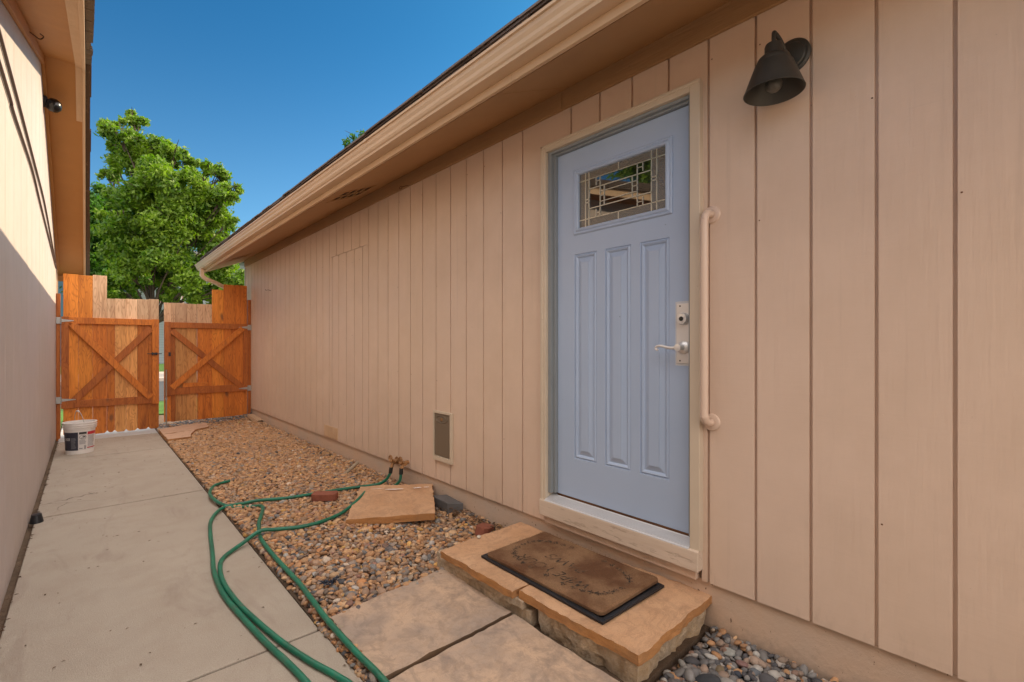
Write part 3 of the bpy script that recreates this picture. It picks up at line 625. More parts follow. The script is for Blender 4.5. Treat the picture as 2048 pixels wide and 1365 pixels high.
def hinge(parent, xp, xt, z):
    q = M(); s_ = 1 if xt > xp else -1
    q.prism([(xp, z-.022), (xt, z-.004), (xt, z+.004), (xp, z+.022)], XZ, GY-.041, GY-.037)
    q.box(min(xp, xp-s_*.05), max(xp, xp-s_*.05), GY-.043, GY-.037, z-.045, z+.045); q.tube([(xp, GY-.042, z-.045), (xp, GY-.042, z+.045)], .007, 10)
    o = q.obj('hinge', m_steel, parent); return o
lg = empty('gate', (.3, GY, 0), 'left stained cedar gate leaf with cross brace, black latch and stepped top', 'gate', 'cedar gate leaves')
rnd = random.Random(11); q = M()
tops = [(-.240, -.083, 2.305, ORG2, None), (-.083, .070, 2.300, ORG2, None), (.070, .226, 2.315, ORG, 1.67), (.226, .316, 1.985, ORG, 1.67), (.316, .444, 1.99, TAN, 1.67), (.444, .576, 1.995, TAN, 1.67), (.576, .711, 2.0, ORG, 1.67), (.711, .838, 2.01, ORG, 1.67)]
for x0, x1, zt, body, sp_ in tops: board(q, x0, x1, .015+rnd.uniform(0, .01), zt, rnd, sp_, body=body, ear=True)
q.obj('board_panel', m_wood, lg, bevel=.0036)
q = M(); F0, F1 = GY-.036, GY-.001
q.box(-.262, -.180, F0, F1, .41, 1.70, col=(*BRN, .11)); q.box(.752, .838, F0-.002, F1, .40, 1.70, col=(*ORG, .52))
q.box(-.180, .752, F0, F1, 1.605, 1.695, col=(*ORG, .33)); q.box(-.180, .752, F0, F1, .415, .520, col=(*BRN, .74)); q.obj('frame', m_wood, lg, bevel=.003)
for p0, p1, o_, c_ in (((-.15, 1.60), (.735, .50), .003, ORG), ((.735, 1.56), (-.14, .50), -.004, BRN)):
    q = M(); rail(q, p0, p1, .088, F0-.010-o_*2, F1-.012-o_, c_, random.random()); q.obj('brace', m_wood, lg, bevel=.003)
hinge(lg, -.262, -.13, 1.645); hinge(lg, -.262, -.11, .535)
q = M(); q.box(.745, .815, F0-.018, F0-.002, 1.155, 1.185); q.box(.75, .76, F0-.03, F0-.0025, 1.145, 1.195); q.box(.795, .803, F0-.03, F0-.0025, 1.145, 1.195); q.tube([(.69, F0-.025, 1.172), (.73, F0-.025, 1.17), (.87, F0-.025, 1.17)], .006, 8); q.obj('latch', m_black, lg)
rg = empty('gate', (1.5, GY, 0), 'right cedar gate leaf with cross brace, drop rod and tall boards by the wall', 'gate', 'cedar gate leaves')
q = M(); rnd = random.Random(23)
tops = [(.903, .992, 1.965, ORG, 1.62), (.992, 1.05, 1.968, BRN, 1.62), (1.05, 1.20, 1.97, TAN, 1.66), (1.20, 1.337, 1.965, TAN, 1.66), (1.340, 1.46, 1.97, ORG, 1.66), (1.46, 1.545, 1.975, ORG, 1.66), (1.545, 1.712, 2.222, ORG2, None), (1.712, 1.883, 2.320, ORG, None), (1.883, 2.062, 2.322, ORG, None)]
for x0, x1, zt, body, sp_ in tops: board(q, x0, x1, .095+rnd.uniform(0, .01), zt, rnd, sp_, top=(.66, .42, .25), body=body)
q.obj('board_panel', m_wood, rg, bevel=.0036)
q = M()
q.box(.905, .990, F0, F1, .505, 1.665, col=(*BRN, .9)); q.box(2.0, 2.068, F0, F1, .52, 1.60, col=(*BRN, .2))
q.box(.990, 2.068, F0, F1, 1.60, 1.665, col=(*BRN, .45)) if False else q.box(.990, 1.93, F0, F1, 1.575, 1.662, col=(*BRN, .45)); q.box(1.93, 2.068, F0, F1, 1.601, 1.662, col=(*BRN, .4))
q.box(.990, 2.0, F0, F1, .52, .63, col=(*BRN, .65)); q.box(1.14, 1.49, F0+.004, F1, .632, .70, col=(*ORG, .35)); q.obj('frame', m_wood, rg, bevel=.003)
for p0, p1, o_, c_ in (((1.0, .63), (1.99, 1.59), .003, ORG), ((1.0, 1.53), (1.97, .60), -.004, BRN)):
    q = M(); rail(q, p0, p1, .085, F0-.010-o_*2, F1-.012-o_, c_, random.random()); q.obj('brace', m_wood, rg, bevel=.003)
hinge(rg, 2.068, 1.93, 1.605); hinge(rg, 2.068, 1.93, .565)
q = M(); q.box(.955, .985, F0-.014, F0-.001, 1.13, 1.19); q.obj('latch_keeper', m_black, rg)
q = M(); q.tube([(.927, F0-.012, .905), (.927, F0-.012, .01)], .0095, 12); q.tube([(.927, F0-.012, .905), (.927, F0-.012, .92)], .012, 12); q.box(.914, .940, F0-.024, F0-.0005, .46, .48); q.obj('drop_rod', m_steel, rg)
q = M(); q.box(-.311, -.268, GY-.02, GY+.07, -.05, 2.02, col=(*BRN, .31)); o = q.obj('fence_post', m_wood, loc=(-.29, GY, 0), bevel=.003); tag(o, 'stained fence post against the left house wall', 'post', 'gate posts')
q = M(); q.box(2.072, 2.117, GY-.03, GY+.06, .02, 2.08, col=(*BRN, .61)); o = q.obj('fence_post', m_wood, loc=(2.095, GY, 0), bevel=.003); tag(o, 'stained fence post against the right house wall by the eave', 'post', 'gate posts')

# ------------------------------------------------------------------ bucket
bx, by = -.057, 7.80
bk = empty('bucket', (bx, by, 0), 'white plastic pail with printed label and wire handle beside the left wall', 'bucket')
q = M(); f = lambda u, v, h: (bx+u, by+v, h)
RB = lambda h: .128+.018*h/.37
q.lathe([(0, .004), (.122, .004), (.127, .0), (RB(.02), .02), (RB(.29), .29), (.152, .292), (.152, .300), (RB(.30), .302), (RB(.31), .31), (.158, .312), (.158, .320), (.147, .322), (.148, .335), (.160, .337), (.160, .345), (.149, .347), (.150, .362), (.160, .364), (.160, .374), (.144, .375), (.143, .36), (RB(.25)-.004, .25), (.12, .02), (0, .02)], f, 48)
q.obj('body', m_white, bk, smooth=30)
def cyl(mm, a0, a1, z0, z1, off, mi=0, n=10):
    for i in range(n):
        s0 = a0+(a1-a0)*i/n; s1 = a0+(a1-a0)*(i+1)/n; ps = []
        for a_, z in ((s0, z0), (s1, z0), (s1, z1), (s0, z1)): r_ = RB(z)+off; ps.append((bx+r_*math.cos(a_), by+r_*math.sin(a_), z))
        mm.face(ps, mi)
m_navy = plain('navy_label', (.035, .035, .055), .45, 0, .05, 10, 0); m_red = plain('red_label', (.50, .02, .035), .45, 0, .05, 10, 0); m_wlab = plain('white_label', (.66, .64, .62), .45, 0, .04, 10, 0); m_grey = plain('grey_print', (.28, .28, .30), .5, 0, .05, 10, 0); m_ink = plain('black_print', (.03, .03, .03), .5, 0, .05, 10, 0)
ca0 = math.atan2(-by, -bx)  # direction to camera
q = M(); cyl(q, ca0-1.50, ca0-.12, .045, .262, .0012, 0, 16); cyl(q, ca0-.10, ca0+.46, .045, .262, .0012, 1); cyl(q, ca0+.50, ca0+1.35, .045, .262, .0012, 1, 12)
cyl(q, ca0-.06, ca0+.44, .236, .262, .0020, 3); cyl(q, ca0+.50, ca0+1.35, .225, .262, .0020, 2, 12); cyl(q, ca0+.50, ca0+1.35, .062, .074, .0020, 2, 12)
rr = random.Random(2)
for k in range(6): cyl(q, ca0-.04, ca0+.42-rr.random()*.08, .160-.0085*k, .1645-.0085*k, .0020, 4)
for k in range(13): cyl(q, ca0+.54, ca0+1.2-rr.random()*.2, .212-.0105*k, .2165-.0105*k, .0020, 4)
for k in range(12): cyl(q, ca0-.62, ca0-.26-rr.random()*.12, .190-.0110*k, .1935-.0110*k, .0020, 4)
for k in range(7): cyl(q, ca0+.28+.022*k, ca0+.29+.022*k, .055, .100, .0020, 3, 1)
cyl(q, ca0-.06, ca0+.18, .060, .072, .0020, 4)
def wraptext(mm, body, a0, z0, size, off, mi, da=1):
    cu = bpy.data.curves.new('t', 'FONT'); cu.body = body; cu.size = size; ob = bpy.data.objects.new('t', cu); C.objects.link(ob)
    dg = bpy.context.evaluated_depsgraph_get(); me = bpy.data.meshes.new_from_object(ob.evaluated_get(dg))
    vs = [v.co.copy() for v in me.vertices]; fs = [tuple(p_.vertices) for p_ in me.polygons]
    bpy.data.objects.remove(ob); bpy.data.curves.remove(cu); bpy.data.meshes.remove(me)
    return vs, fs
vs, fs = wraptext(q, '000', 0, 0, .045, 0, 1)
q.add([(bx+(RB(.17)+.0024)*math.cos(ca0-1.18+v.x/.138), by+(RB(.17)+.0024)*math.sin(ca0-1.18+v.x/.138), .165+v.y) for v in vs], fs, 1)
# pictogram: ring and falling figure
def cp(u, v, o=.0025): a_ = ca0+.19+u/.138; r_ = RB(.2)+o; return (bx+r_*math.cos(a_), by+r_*math.sin(a_), .200+v)
for i in range(24):
    a_, b_ = 2*math.pi*i/24, 2*math.pi*(i+1)/24
    q.face([cp(.030*math.cos(a_), .028*math.sin(a_)), cp(.030*math.cos(b_), .028*math.sin(b_)), cp(.027*math.cos(b_), .025*math.sin(b_)), cp(.027*math.cos(a_), .025*math.sin(a_))], 3)
q.add([cp(-.012, .016), cp(.010, .016), cp(.024, .002), cp(.018, -.006), cp(.004, .004), cp(-.004, .010)], [(0, 1, 2, 3, 4, 5)], 3); q.add([cp(-.018, -.014), cp(.012, -.014), cp(.010, -.006), cp(-.016, -.006)], [(0, 1, 2, 3)], 3)
q.obj('label', [m_navy, m_wlab, m_red, m_ink, m_grey], bk)
q = M(); hp = []
for i in range(25):
    t = math.pi*i/24; r_ = .157; up = .160*math.sin(t); ct = math.cos(t)
    hp.append((bx+r_*ct*.28+.05*math.sin(t)*0-.02*math.sin(t), by-.155*ct*1.0+.02, .335+up*1.05))
q.tube(hp, .0032, 8)
q.obj('handle', m_steel, bk, smooth=60)
q = M(); q.tube(hp[10:15], .008, 10); q.obj('grip', m_white, bk, smooth=60)

# ------------------------------------------------------------------ hoses
def hose_z(pts, base=.013): return pts
pathz = .0125; grz = .045
HB_ = [(2.012, 3.862, .165, 0), (1.985, 3.90, .10, 0), (1.93, 3.95, .062, 0), (1.80, 4.03, .048, 0), (1.662, 4.07, .046, 0), (1.393, 4.11, .046, 0), (1.207, 4.155, .044, 0), (1.031, 4.214, .050, 0), (.919, 4.25, .040, 0), (.83, 4.29, .030, 0), (.755, 4.24, .020, 0), (.682, 4.07, .0125, 0)]
def gpt(x, y, z=None): return (x, y, z)
hoseB = [p_[:3] for p_ in HB_]+[(.636, 3.823, .0125), (.578, 3.40, .0125), (.540, 3.13, .0125), (.528, 2.82, .0125), (.550, 2.53, .0125), (.582, 2.225, .0125), (.609, 2.037, .0125), (.628, 1.85, .0125), (.64, 1.6, .0125), (.62, 1.2, .0125), (.50, .9, .0125), (.3, .8, .0125), (.15, .95, .0125), (.2, 1.15, .0125), (.45, 1.2, .0125), (.70, 1.15, .040), (.815, 1.30, .048), (.829, 1.659, .046), (.822, 1.84, .046), (.819, 2.005, .046), (.820, 2.207, .046), (.829, 2.414, .046), (.836, 2.634, .046), (.832, 2.983, .046), (.838, 3.26, .044), (.862, 3.48, .030), (.908, 3.692, .044), (.968, 3.861, .046), (1.018, 4.038, .046), (.998, 4.134, .032), (.885, 4.235, .020), (.820, 4.328, .030), (.783, 4.502, .035), (.785, 4.737, .038), (.855, 4.94, .045), (.985, 5.01, .048)]
hoseC = [(2.025, 3.698, .185), (2.015, 3.70, .13), (1.985, 3.735, .085), (1.93, 3.80, .06), (1.87, 3.86, .055), (1.80, 3.83, .06), (1.72, 3.74, .085), (1.60, 3.60, .085), (1.50, 3.53, .065), (1.405, 3.475, .050), (1.247, 3.42, .046), (1.104, 3.42, .046), (.951, 3.458, .056), (.86, 3.472, .064), (.739, 3.425, .025), (.625, 3.320, .0125), (.580, 3.19, .0125), (.555, 2.975, .0125), (.562, 2.709, .0125), (.590, 2.464, .0125), (.632, 2.199, .0125), (.680, 1.988, .0125), (.724, 1.839, .0125), (.752, 1.70, .0125), (.76, 1.4, .0125), (.72, 1.0, .0125), (.5, .5, .0125), (.3, .2, .0125)]
m_coupling = plain('dark_coupling', (.03, .035, .035), .4, .5)
ho = empty('garden_hose', (.7, 3, 0), 'green garden hose from the left spigot, its loose end lying on the gravel', 'garden hose', 'green garden hoses')
q = M(); q.tube(spline(hoseB, 7), .0125, 14); q.obj('tube', m_hose, ho, smooth=60)
q = M(); q.tube([(2.018, 3.86, .215), (2.012, 3.862, .165)], .017, 12); q.obj('coupling', m_coupling, ho, smooth=50)
ho = empty('garden_hose', (.9, 3, 0), 'green garden hose from the right spigot, crossing over the leaning flagstone', 'garden hose', 'green garden hoses')
q = M(); q.tube(spline(hoseC, 7), .0125, 14); q.obj('tube', m_hose, ho, smooth=60)
q = M(); q.tube([(2.028, 3.698, .235), (2.025, 3.698, .185)], .017, 12); q.obj('coupling', m_coupling, ho, smooth=50)

# ------------------------------------------------------------------ stones: flags, steps, bricks
from mathutils import noise as mn
def rough_slab(name, poly, z0, z1, mat, seed=0, rough=.006, sub=.03, topfn=None, parent=None, top_rough=.0025, under=0., seg=3):
    """irregular stone slab: outline subdivided and jittered; top as grid-triangulated face with relief"""
    rnd = random.Random(seed); out = []
    n = len(poly)
    for i in range(n):
        a = Vector(poly[i]); b = Vector(poly[(i+1) % n]); k = max(1, int((b-a).length/sub)); nn = Vector((-(b-a).y, (b-a).x)).normalized()
        for j in range(k):
            p_ = a.lerp(b, j/k); o_ = mn.noise(Vector((p_.x*9, p_.y*9, seed)))*rough+mn.noise(Vector((p_.x*40, p_.y*40, seed+5)))*rough*.6
            out.append(p_+nn*o_)
    bm = bmesh.new()
    cen = sum(out, Vector((0, 0)))/len(out); H = z1-z0
    layers = []
    for k in range(seg+1):
        t = k/seg; zz = z0+H*t; ring = []
        for p_ in out:
            inn = mn.noise(Vector((p_.x*25, p_.y*25, zz*60+seed)))*rough*.9; d = (p_-cen).normalized()
            shrink = under*(1-t)+(.0015 if k == seg else 0)
            q_ = p_+d*(inn-shrink); zt = zz+(mn.noise(Vector((p_.x*12, p_.y*12, seed+9)))*top_rough if k == seg else mn.noise(Vector((p_.x*30, p_.y*30, seed+3)))*.003)
            ring.append(bm.verts.new((q_.x, q_.y, zt)))
        layers.append(ring)
    m_ = len(out)
    for A, B in zip(layers[:-1], layers[1:]):
        for i in range(m_): bm.faces.new((A[i], A[(i+1) % m_], B[(i+1) % m_], B[i]))
    f = bm.faces.new(layers[-1]); bm.faces.new(list(reversed(layers[0])))
    r_ = bmesh.ops.inset_region(bm, faces=[f], thickness=.004, depth=.0)
    f.normal_update()
    tr = bmesh.ops.triangulate(bm, faces=[f])
    ed = list({e for ff in tr['faces'] for e in ff.edges})
    for _ in range(3):
        ed = [e for e in {e for ff in bm.faces if ff.normal.z > .8 or len(ff.verts) == 3 for e in ff.edges if all(v.co.z > z1-.02 for v in e.verts)} if e.calc_length() > .05]
        if not ed: break
        bmesh.ops.subdivide_edges(bm, edges=ed, cuts=1); bmesh.ops.triangulate(bm, faces=[ff for ff in bm.faces if len(ff.verts) > 4 and min(v.co.z for v in ff.verts) > z0+H*.6])
    ringset = set(layers[-1])
    for v in bm.verts:
        if v.co.z > z1-.012 and v not in ringset:
            v.co.z = z1+.001+mn.noise(Vector((v.co.x*5, v.co.y*5, seed+1)))*top_rough*2+mn.noise(Vector((v.co.x*16, v.co.y*16, seed+2)))*top_rough
    if topfn:
        for v in bm.verts: v.co = topfn(v.co)
    bmesh.ops.recalc_face_normals(bm, faces=bm.faces)
    me = bpy.data.meshes.new(name)
    if parent: off = ROOT[parent.name]
    else: off = Vector((cen.x, cen.y, z0 if not topfn else 0))
    for v in bm.verts: v.co -= off
    bm.to_mesh(me); bm.free(); me.materials.append(mat)
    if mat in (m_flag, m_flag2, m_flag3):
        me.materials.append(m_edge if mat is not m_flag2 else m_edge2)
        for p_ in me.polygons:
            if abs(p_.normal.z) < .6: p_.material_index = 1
    me.polygons.foreach_set('use_smooth', [True]*len(me.polygons)); me.set_sharp_from_angle(angle=R(35))
    o = bpy.data.objects.new(name, me); C.objects.link(o)
    if parent: o.parent = parent
    else: o.location = off
    return o
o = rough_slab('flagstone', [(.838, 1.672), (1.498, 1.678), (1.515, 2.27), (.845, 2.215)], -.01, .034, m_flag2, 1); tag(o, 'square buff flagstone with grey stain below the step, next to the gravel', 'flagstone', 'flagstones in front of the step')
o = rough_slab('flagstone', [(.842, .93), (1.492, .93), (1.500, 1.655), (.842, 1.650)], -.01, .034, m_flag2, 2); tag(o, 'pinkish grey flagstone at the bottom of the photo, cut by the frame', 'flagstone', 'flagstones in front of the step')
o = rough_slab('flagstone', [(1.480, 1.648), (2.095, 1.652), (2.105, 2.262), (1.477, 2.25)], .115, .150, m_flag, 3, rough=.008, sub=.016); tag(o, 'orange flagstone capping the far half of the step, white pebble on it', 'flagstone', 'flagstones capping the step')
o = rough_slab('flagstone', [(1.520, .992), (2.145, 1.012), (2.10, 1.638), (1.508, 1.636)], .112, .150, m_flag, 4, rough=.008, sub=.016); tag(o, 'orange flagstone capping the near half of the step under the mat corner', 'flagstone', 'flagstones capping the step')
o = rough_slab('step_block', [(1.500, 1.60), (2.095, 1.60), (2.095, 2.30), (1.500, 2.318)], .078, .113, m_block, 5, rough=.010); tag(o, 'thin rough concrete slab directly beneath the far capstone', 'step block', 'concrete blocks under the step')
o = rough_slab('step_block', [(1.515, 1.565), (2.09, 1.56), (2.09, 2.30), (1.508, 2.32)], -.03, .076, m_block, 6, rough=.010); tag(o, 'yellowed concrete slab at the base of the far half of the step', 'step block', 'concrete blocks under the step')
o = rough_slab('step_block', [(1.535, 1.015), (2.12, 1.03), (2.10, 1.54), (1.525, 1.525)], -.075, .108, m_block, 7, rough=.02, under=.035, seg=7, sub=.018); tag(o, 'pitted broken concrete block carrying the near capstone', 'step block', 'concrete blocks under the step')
o = rough_slab('flagstone', [(.805, 7.74), (1.06, 7.76), (1.10, 8.0), (1.20, 8.35), (1.0, 8.30), (.80, 8.20)], -.01, .052, m_flag3, 8, rough=.015); tag(o, 'broken orange flagstone piece beside the path near the gate, lower of two', 'flagstone', 'flagstones by the gate')
o = rough_slab('flagstone', [(.80, 8.23), (1.0, 8.33), (1.21, 8.38), (1.40, 8.55), (1.44, 9.06), (1.15, 9.02), (.80, 8.72)], -.01, .050, m_flag3, 9, rough=.015); tag(o, 'broken orange flagstone piece nearest the gate beside the drop rod', 'flagstone', 'flagstones by the gate')
o = rough_slab('flagstone', [(.80, 8.74), (.93, 8.80), (.95, 9.02), (.80, 9.04)], -.01, .030, m_walk, 10, rough=.01); tag(o, 'small pale grey stone at the foot of the drop rod', 'flagstone', 'flagstones by the gate')
# leaning slab, rising toward the wall
def lean(co_):
    return Vector((co_.x, co_.y, co_.z+.055+(co_.x-1.55)*.13))
o = rough_slab('leaning_flagstone', [(1.375, 3.31), (1.835, 2.855), (2.135, 3.37), (1.735, 3.86)], -.022, .022, m_flag, 12, rough=.010, topfn=lean); tag(o, 'loose tan flagstone tilted on the gravel with white paint marks', 'flagstone')
q = M(); rr = random.Random(9)
for (x, y, a, l_, w_) in ((1.87, 3.52, .9, .16, .018), (2.0, 3.38, .8, .07, .02), (1.79, 3.65, .9, .12, .006), (2.05, 3.33, .9, .05, .012)):
    pts = []
    for i in range(14):
        t = 2*math.pi*i/14; u = l_/2*math.cos(t)*(1+rr.uniform(-.2, .2)); v = w_/2*math.sin(t)*(1+rr.uniform(-.4, .4)); X = x+u*math.cos(-a)-v*math.sin(-a); Y = y+u*math.sin(-a)+v*math.cos(-a); pts.append((X, Y, .022+.055+(X-1.55)*.13+.010))
    q = M(); q.face(pts)
    q2 = q.obj('paint_mark', m_white, None); q2.parent = o; q2.matrix_parent_inverse = Matrix.Translation(-o.location)
q = M(); q.prism([(2.02, 2.98), (2.11, 2.90), (2.135, 3.16), (2.03, 3.22)], XY, .0, .115); o = q.obj('slate_block', m_slate, loc=(2.08, 3.1, 0), bevel=.006); tag(o, 'dark grey block wedged between the tilted flagstone and wall', 'block')
def brick_(name, x, y, z, rz, tilt, lab, dims=(.19, .095, .055)):
    q = M(); a, b, c_ = dims; e = .02
    q.prism([(-a/2, -b/2+e), (-a/2+e, -b/2), (a/2-e, -b/2), (a/2, -b/2+e), (a/2, b/2-e), (a/2-e, b/2), (-a/2+e, b/2), (-a/2, b/2-e)], XY, 0, c_)
    o = q.obj(name, m_brick, loc=(0, 0, 0), bevel=.004); o.location = (x, y, z); o.rotation_euler = (tilt[0], tilt[1], rz); tag(o, lab, 'brick', 'loose red bricks'); return o
brick_('brick', 1.46, 3.93, .035, R(-42), (.03, -.02), 'red brick paver lying on the gravel between the two hoses', (.20, .10, .055))
brick_('brick', 1.985, 2.50, .03, R(30), (.15, .2), 'red brick half sunk in gravel behind the step', (.15, .09, .06))
q = M(); bm_ = [(0, 0, 0)]
q.lathe([(0, 0), (.009, .002), (.013, .009), (.011, .016), (0, .021)], lambda u, v, h: (1.735+u, 2.232+v*.9, .153+h), 9); tag(q.obj('pebble', plain('white_stone', (.6, .56, .48), .8, 0, .1, 80, .6), loc=(1.735, 2.232, .15), smooth=60), 'single white pebble on the far capstone of the step', 'pebble')
q = M(); q.tube([(1.91, 4.62, .02), (2.045, 4.60, .125)], .017, 12); tag(q.obj('pipe_stub', plain('old_pvc', (.36, .28, .19), .7, 0, .15, 20, .2), loc=(1.95, 4.6, 0), smooth=50), 'short tan pipe stub sticking out of the gravel by the wall', 'pipe')
q = M(); 
for s_ in (-1, 1): pass
P0, P1 = Vector((2.075, 8.98, .105)), Vector((2.105, 8.46, .055))
out = [(-.045, -.028), (.045, -.028), (.045, .028), (-.045, .028)]; d = (P1-P0).normalized(); nx = Vector((d.y, -d.x, 0)).normalized(); nz = nx.cross(d)*-1
if nz.z < 0: nz = -nz
def ex(P, k): return [P+nx*a*k+nz*b*k for a, b in out]
A, B, A2, B2 = ex(P0, 1), ex(P1, 1), ex(P0, .93), ex(P1, .93)
for i in range(4): j = (i+1) % 4; q.face([A[i], A[j], B[j], B[i]]); q.face([A2[i], A2[j], B2[j], B2[i]]); q.face([B[i], B[j], B2[j], B2[i]])
tag(q.obj('downspout_extension', m_gutter, loc=(2.09, 8.7, 0)), 'loose cream downspout outlet lying on gravel at the gate corner', 'downspout extension')
q = M(); q.lathe([(0, 0), (.048, 0), (.048, .004), (.034, .060), (0, .062)], lambda u, v, h: (-.272+u*.8, 4.93+v, h), 24); tag(q.obj('rubber_stop', m_black, loc=(-.272, 4.93, 0), smooth=35), 'black rubber stop on the path against the left wall', 'rubber stop')

# ------------------------------------------------------------------ doormat and rubber tray
mx0, mx1, my0, my1 = 1.60, 2.055, 1.225, 2.00
tr_ = M(); tx0, tx1, ty0, ty1 = 1.582, 2.045, 1.196, 2.02
tr_.box(tx0+.01, tx1-.01, ty0+.01, ty1-.01, .1535, .158)
for a, b, c_, d_ in ((tx0, tx0+.022, ty0, ty1), (tx1-.022, tx1, ty0, ty1), (tx0+.022, tx1-.022, ty0, ty0+.022), (tx0+.022, tx1-.022, ty1-.022, ty1)): tr_.box(a, b, c_, d_, .1532, .1655)
o = tr_.obj('rubber_tray', m_black, loc=(1.81, 1.6, .15), bevel=.005); o.rotation_euler = (0, 0, R(-1)); tag(o, 'black rubber boot tray showing under the coir doormat', 'tray')
mat = empty('doormat', (1.83, 1.61, .166), 'brown coir welcome mat with black paw print border on the step', 'doormat')
nx_, ny_ = 40, 66; q = M(); zt = .184
def mz(x, y): return zt+.003*mn.noise(Vector((x*9, y*9, 3)))+.0015*mn.noise(Vector((x*40, y*40, 3)))
def rc(x, y):   # rounded corners pull-in
    r_ = .03; u = min(max(x, mx0+r_), mx1-r_); v = min(max(y, my0+r_), my1-r_); dx, dy = x-u, y-v; l_ = math.hypot(dx, dy)
    m_ = max(abs(dx), abs(dy)); return (u+dx*m_/l_, v+dy*m_/l_) if l_ > 1e-9 else (x, y)
gv = []
for i in range(nx_+1):
    for j in range(ny_+1):
        x, y = rc(mx0+(mx1-mx0)*i/nx_, my0+(my1-my0)*j/ny_); e = min(i, j, nx_-i, ny_-j); gv.append((x, y, mz(x, y)-(.006 if e == 0 else 0)))
q.add(gv, [(i*(ny_+1)+j, (i+1)*(ny_+1)+j, (i+1)*(ny_+1)+j+1, i*(ny_+1)+j+1) for i in range(nx_) for j in range(ny_)], col=(1, 1, 1))
per = [(i, 0) for i in range(nx_)]+[(nx_, j) for j in range(ny_)]+[(i, ny_) for i in range(nx_, 0, -1)]+[(0, j) for j in range(ny_, 0, -1)]
for (i, j), (k, l_) in zip(per, per[1:]+per[:1]):
    a = gv[i*(ny_+1)+j]; b = gv[k*(ny_+1)+l_]; q.face([a, b, (b[0], b[1], .1665), (a[0], a[1], .1665)], col=(.7, .7, .7))
q.obj('coir_pad', m_coir, mat, smooth=50)
# fibres
nf = 26000; X = RNG.uniform(mx0, mx1, nf); Yv = RNG.uniform(my0, my1, nf); v = np.zeros((nf, 3, 3)); a = RNG.uniform(0, 6.283, nf); ln = RNG.uniform(.004, .011, nf); tl = RNG.uniform(.3, 1.2, nf)
for i in range(nf):
    x, y = rc(X[i], Yv[i]); z = mz(x, y)-.001; dx, dy = math.cos(a[i]), math.sin(a[i]); wv = .00055
    v[i, 0] = (x-dy*wv, y+dx*wv, z); v[i, 1] = (x+dy*wv, y-dx*wv, z); v[i, 2] = (x+dx*ln[i]*math.cos(tl[i]), y+dy*ln[i]*math.cos(tl[i]), z+ln[i]*math.sin(tl[i])*.6)
me = bpy.data.meshes.new('coir_fibres'); off = np.array(mat.location)
me.from_pydata((v.reshape(-1, 3)-off).tolist(), [], np.arange(nf*3).reshape(-1, 3).tolist()); me.materials.append(m_coir)
at = me.color_attributes.new('Col', 'FLOAT_COLOR', 'CORNER'); k = RNG.uniform(.5, 1.9, nf); cc = np.ones((nf, 3, 4)); cc[:, :, 0] = (k)[:, None]; cc[:, :, 1] = (k*1.02)[:, None]; cc[:, :, 2] = (k)[:, None]; at.data.foreach_set('color', cc.ravel())
fo = bpy.data.objects.new('coir_fibres', me); C.objects.link(fo); fo.parent = mat; fo['kind'] = 'stuff'
def m_print_f():
    t = NT('worn_mat_print'); n = t.noise(t.coord(), 55, 5, .7); n2 = t.noise(t.coord(), 6, 3)
    c = t.mix(t.ramp(n, [(.46, 0), (.56, 1)]), (.022, .018, .014), (.20, .11, .055)); c = t.mix(t.ramp(n2, [(.48, 0), (.62, .75)]), c, (.15, .075, .035)); t.base(c); t.rough(.95); return t.m
m_print = m_print_f()
m_print_old = plain('black_mat_print', (.028, .022, .016), .95, 0, .9, 130, .8, .004)
pp = M(); cyx, cyy = (mx0+mx1)/2, (my0+my1)/2; rnd = random.Random(4)
def blob(mm, x, y, r_, s_=1, a_=0):
    pts = []
    for i in range(9):
        t = 2*math.pi*i/9; u = r_*math.cos(t)*s_*(1+rnd.uniform(-.12, .12)); v_ = r_*math.sin(t)*(1+rnd.uniform(-.12, .12)); X_ = x+u*math.cos(a_)-v_*math.sin(a_); Y_ = y+u*math.sin(a_)+v_*math.cos(a_); pts.append((X_, Y_, mz(X_, Y_)+.0022))
    mm.face(pts)
hw, hl, NP = .165, .325, 36
def stad(t):   # stadium-ish superellipse
    c_, s_ = math.cos(t), math.sin(t); return (hw*math.copysign(abs(c_)**.75, c_), hl*math.copysign(abs(s_)**.62, s_))
for i in range(NP):
    t = 2*math.pi*i/NP; x, y = stad(t); x2, y2 = stad(t+.02); a_ = math.atan2(y2-y, x2-x); x += cyx; y += cyy
    if x > cyx+.1 and -.05 < y-cyy < .10 and rnd.random() < .6: continue
    pp = M(); blob(pp, x, y, .0100, 1.15, a_)
    for s_, d_ in ((-.014, .008), (-.005, .016), (.005, .016), (.014, .008)): blob(pp, x+math.cos(a_)*d_-math.sin(a_)*s_, y+math.sin(a_)*d_+math.cos(a_)*s_, .0044)
    pp.obj('paw_print', m_print, mat)
for body, x, y, sz in (('WIPE YOUR', 1.745, 1.382, .086), ('PAWS', 1.855, 1.49, .086)):
    vs, fs = wraptext(None, body, 0, 0, sz, 0, 0); wd = max(v_.x for v_ in vs); k = (.46 if body[0] == 'W' else .25)/wd
    # reader stands at the door: text up points to -x, text right points to ... +y
    q = M(); q.add([(x-(v_.y+.0), y+v_.x*k+v_.y*.25, 0) for v_ in vs], fs)
    q.v = [(a_, b_, mz(a_, b_)+.0024) for a_, b_, _ in q.v]; q.obj('lettering', m_print, mat)

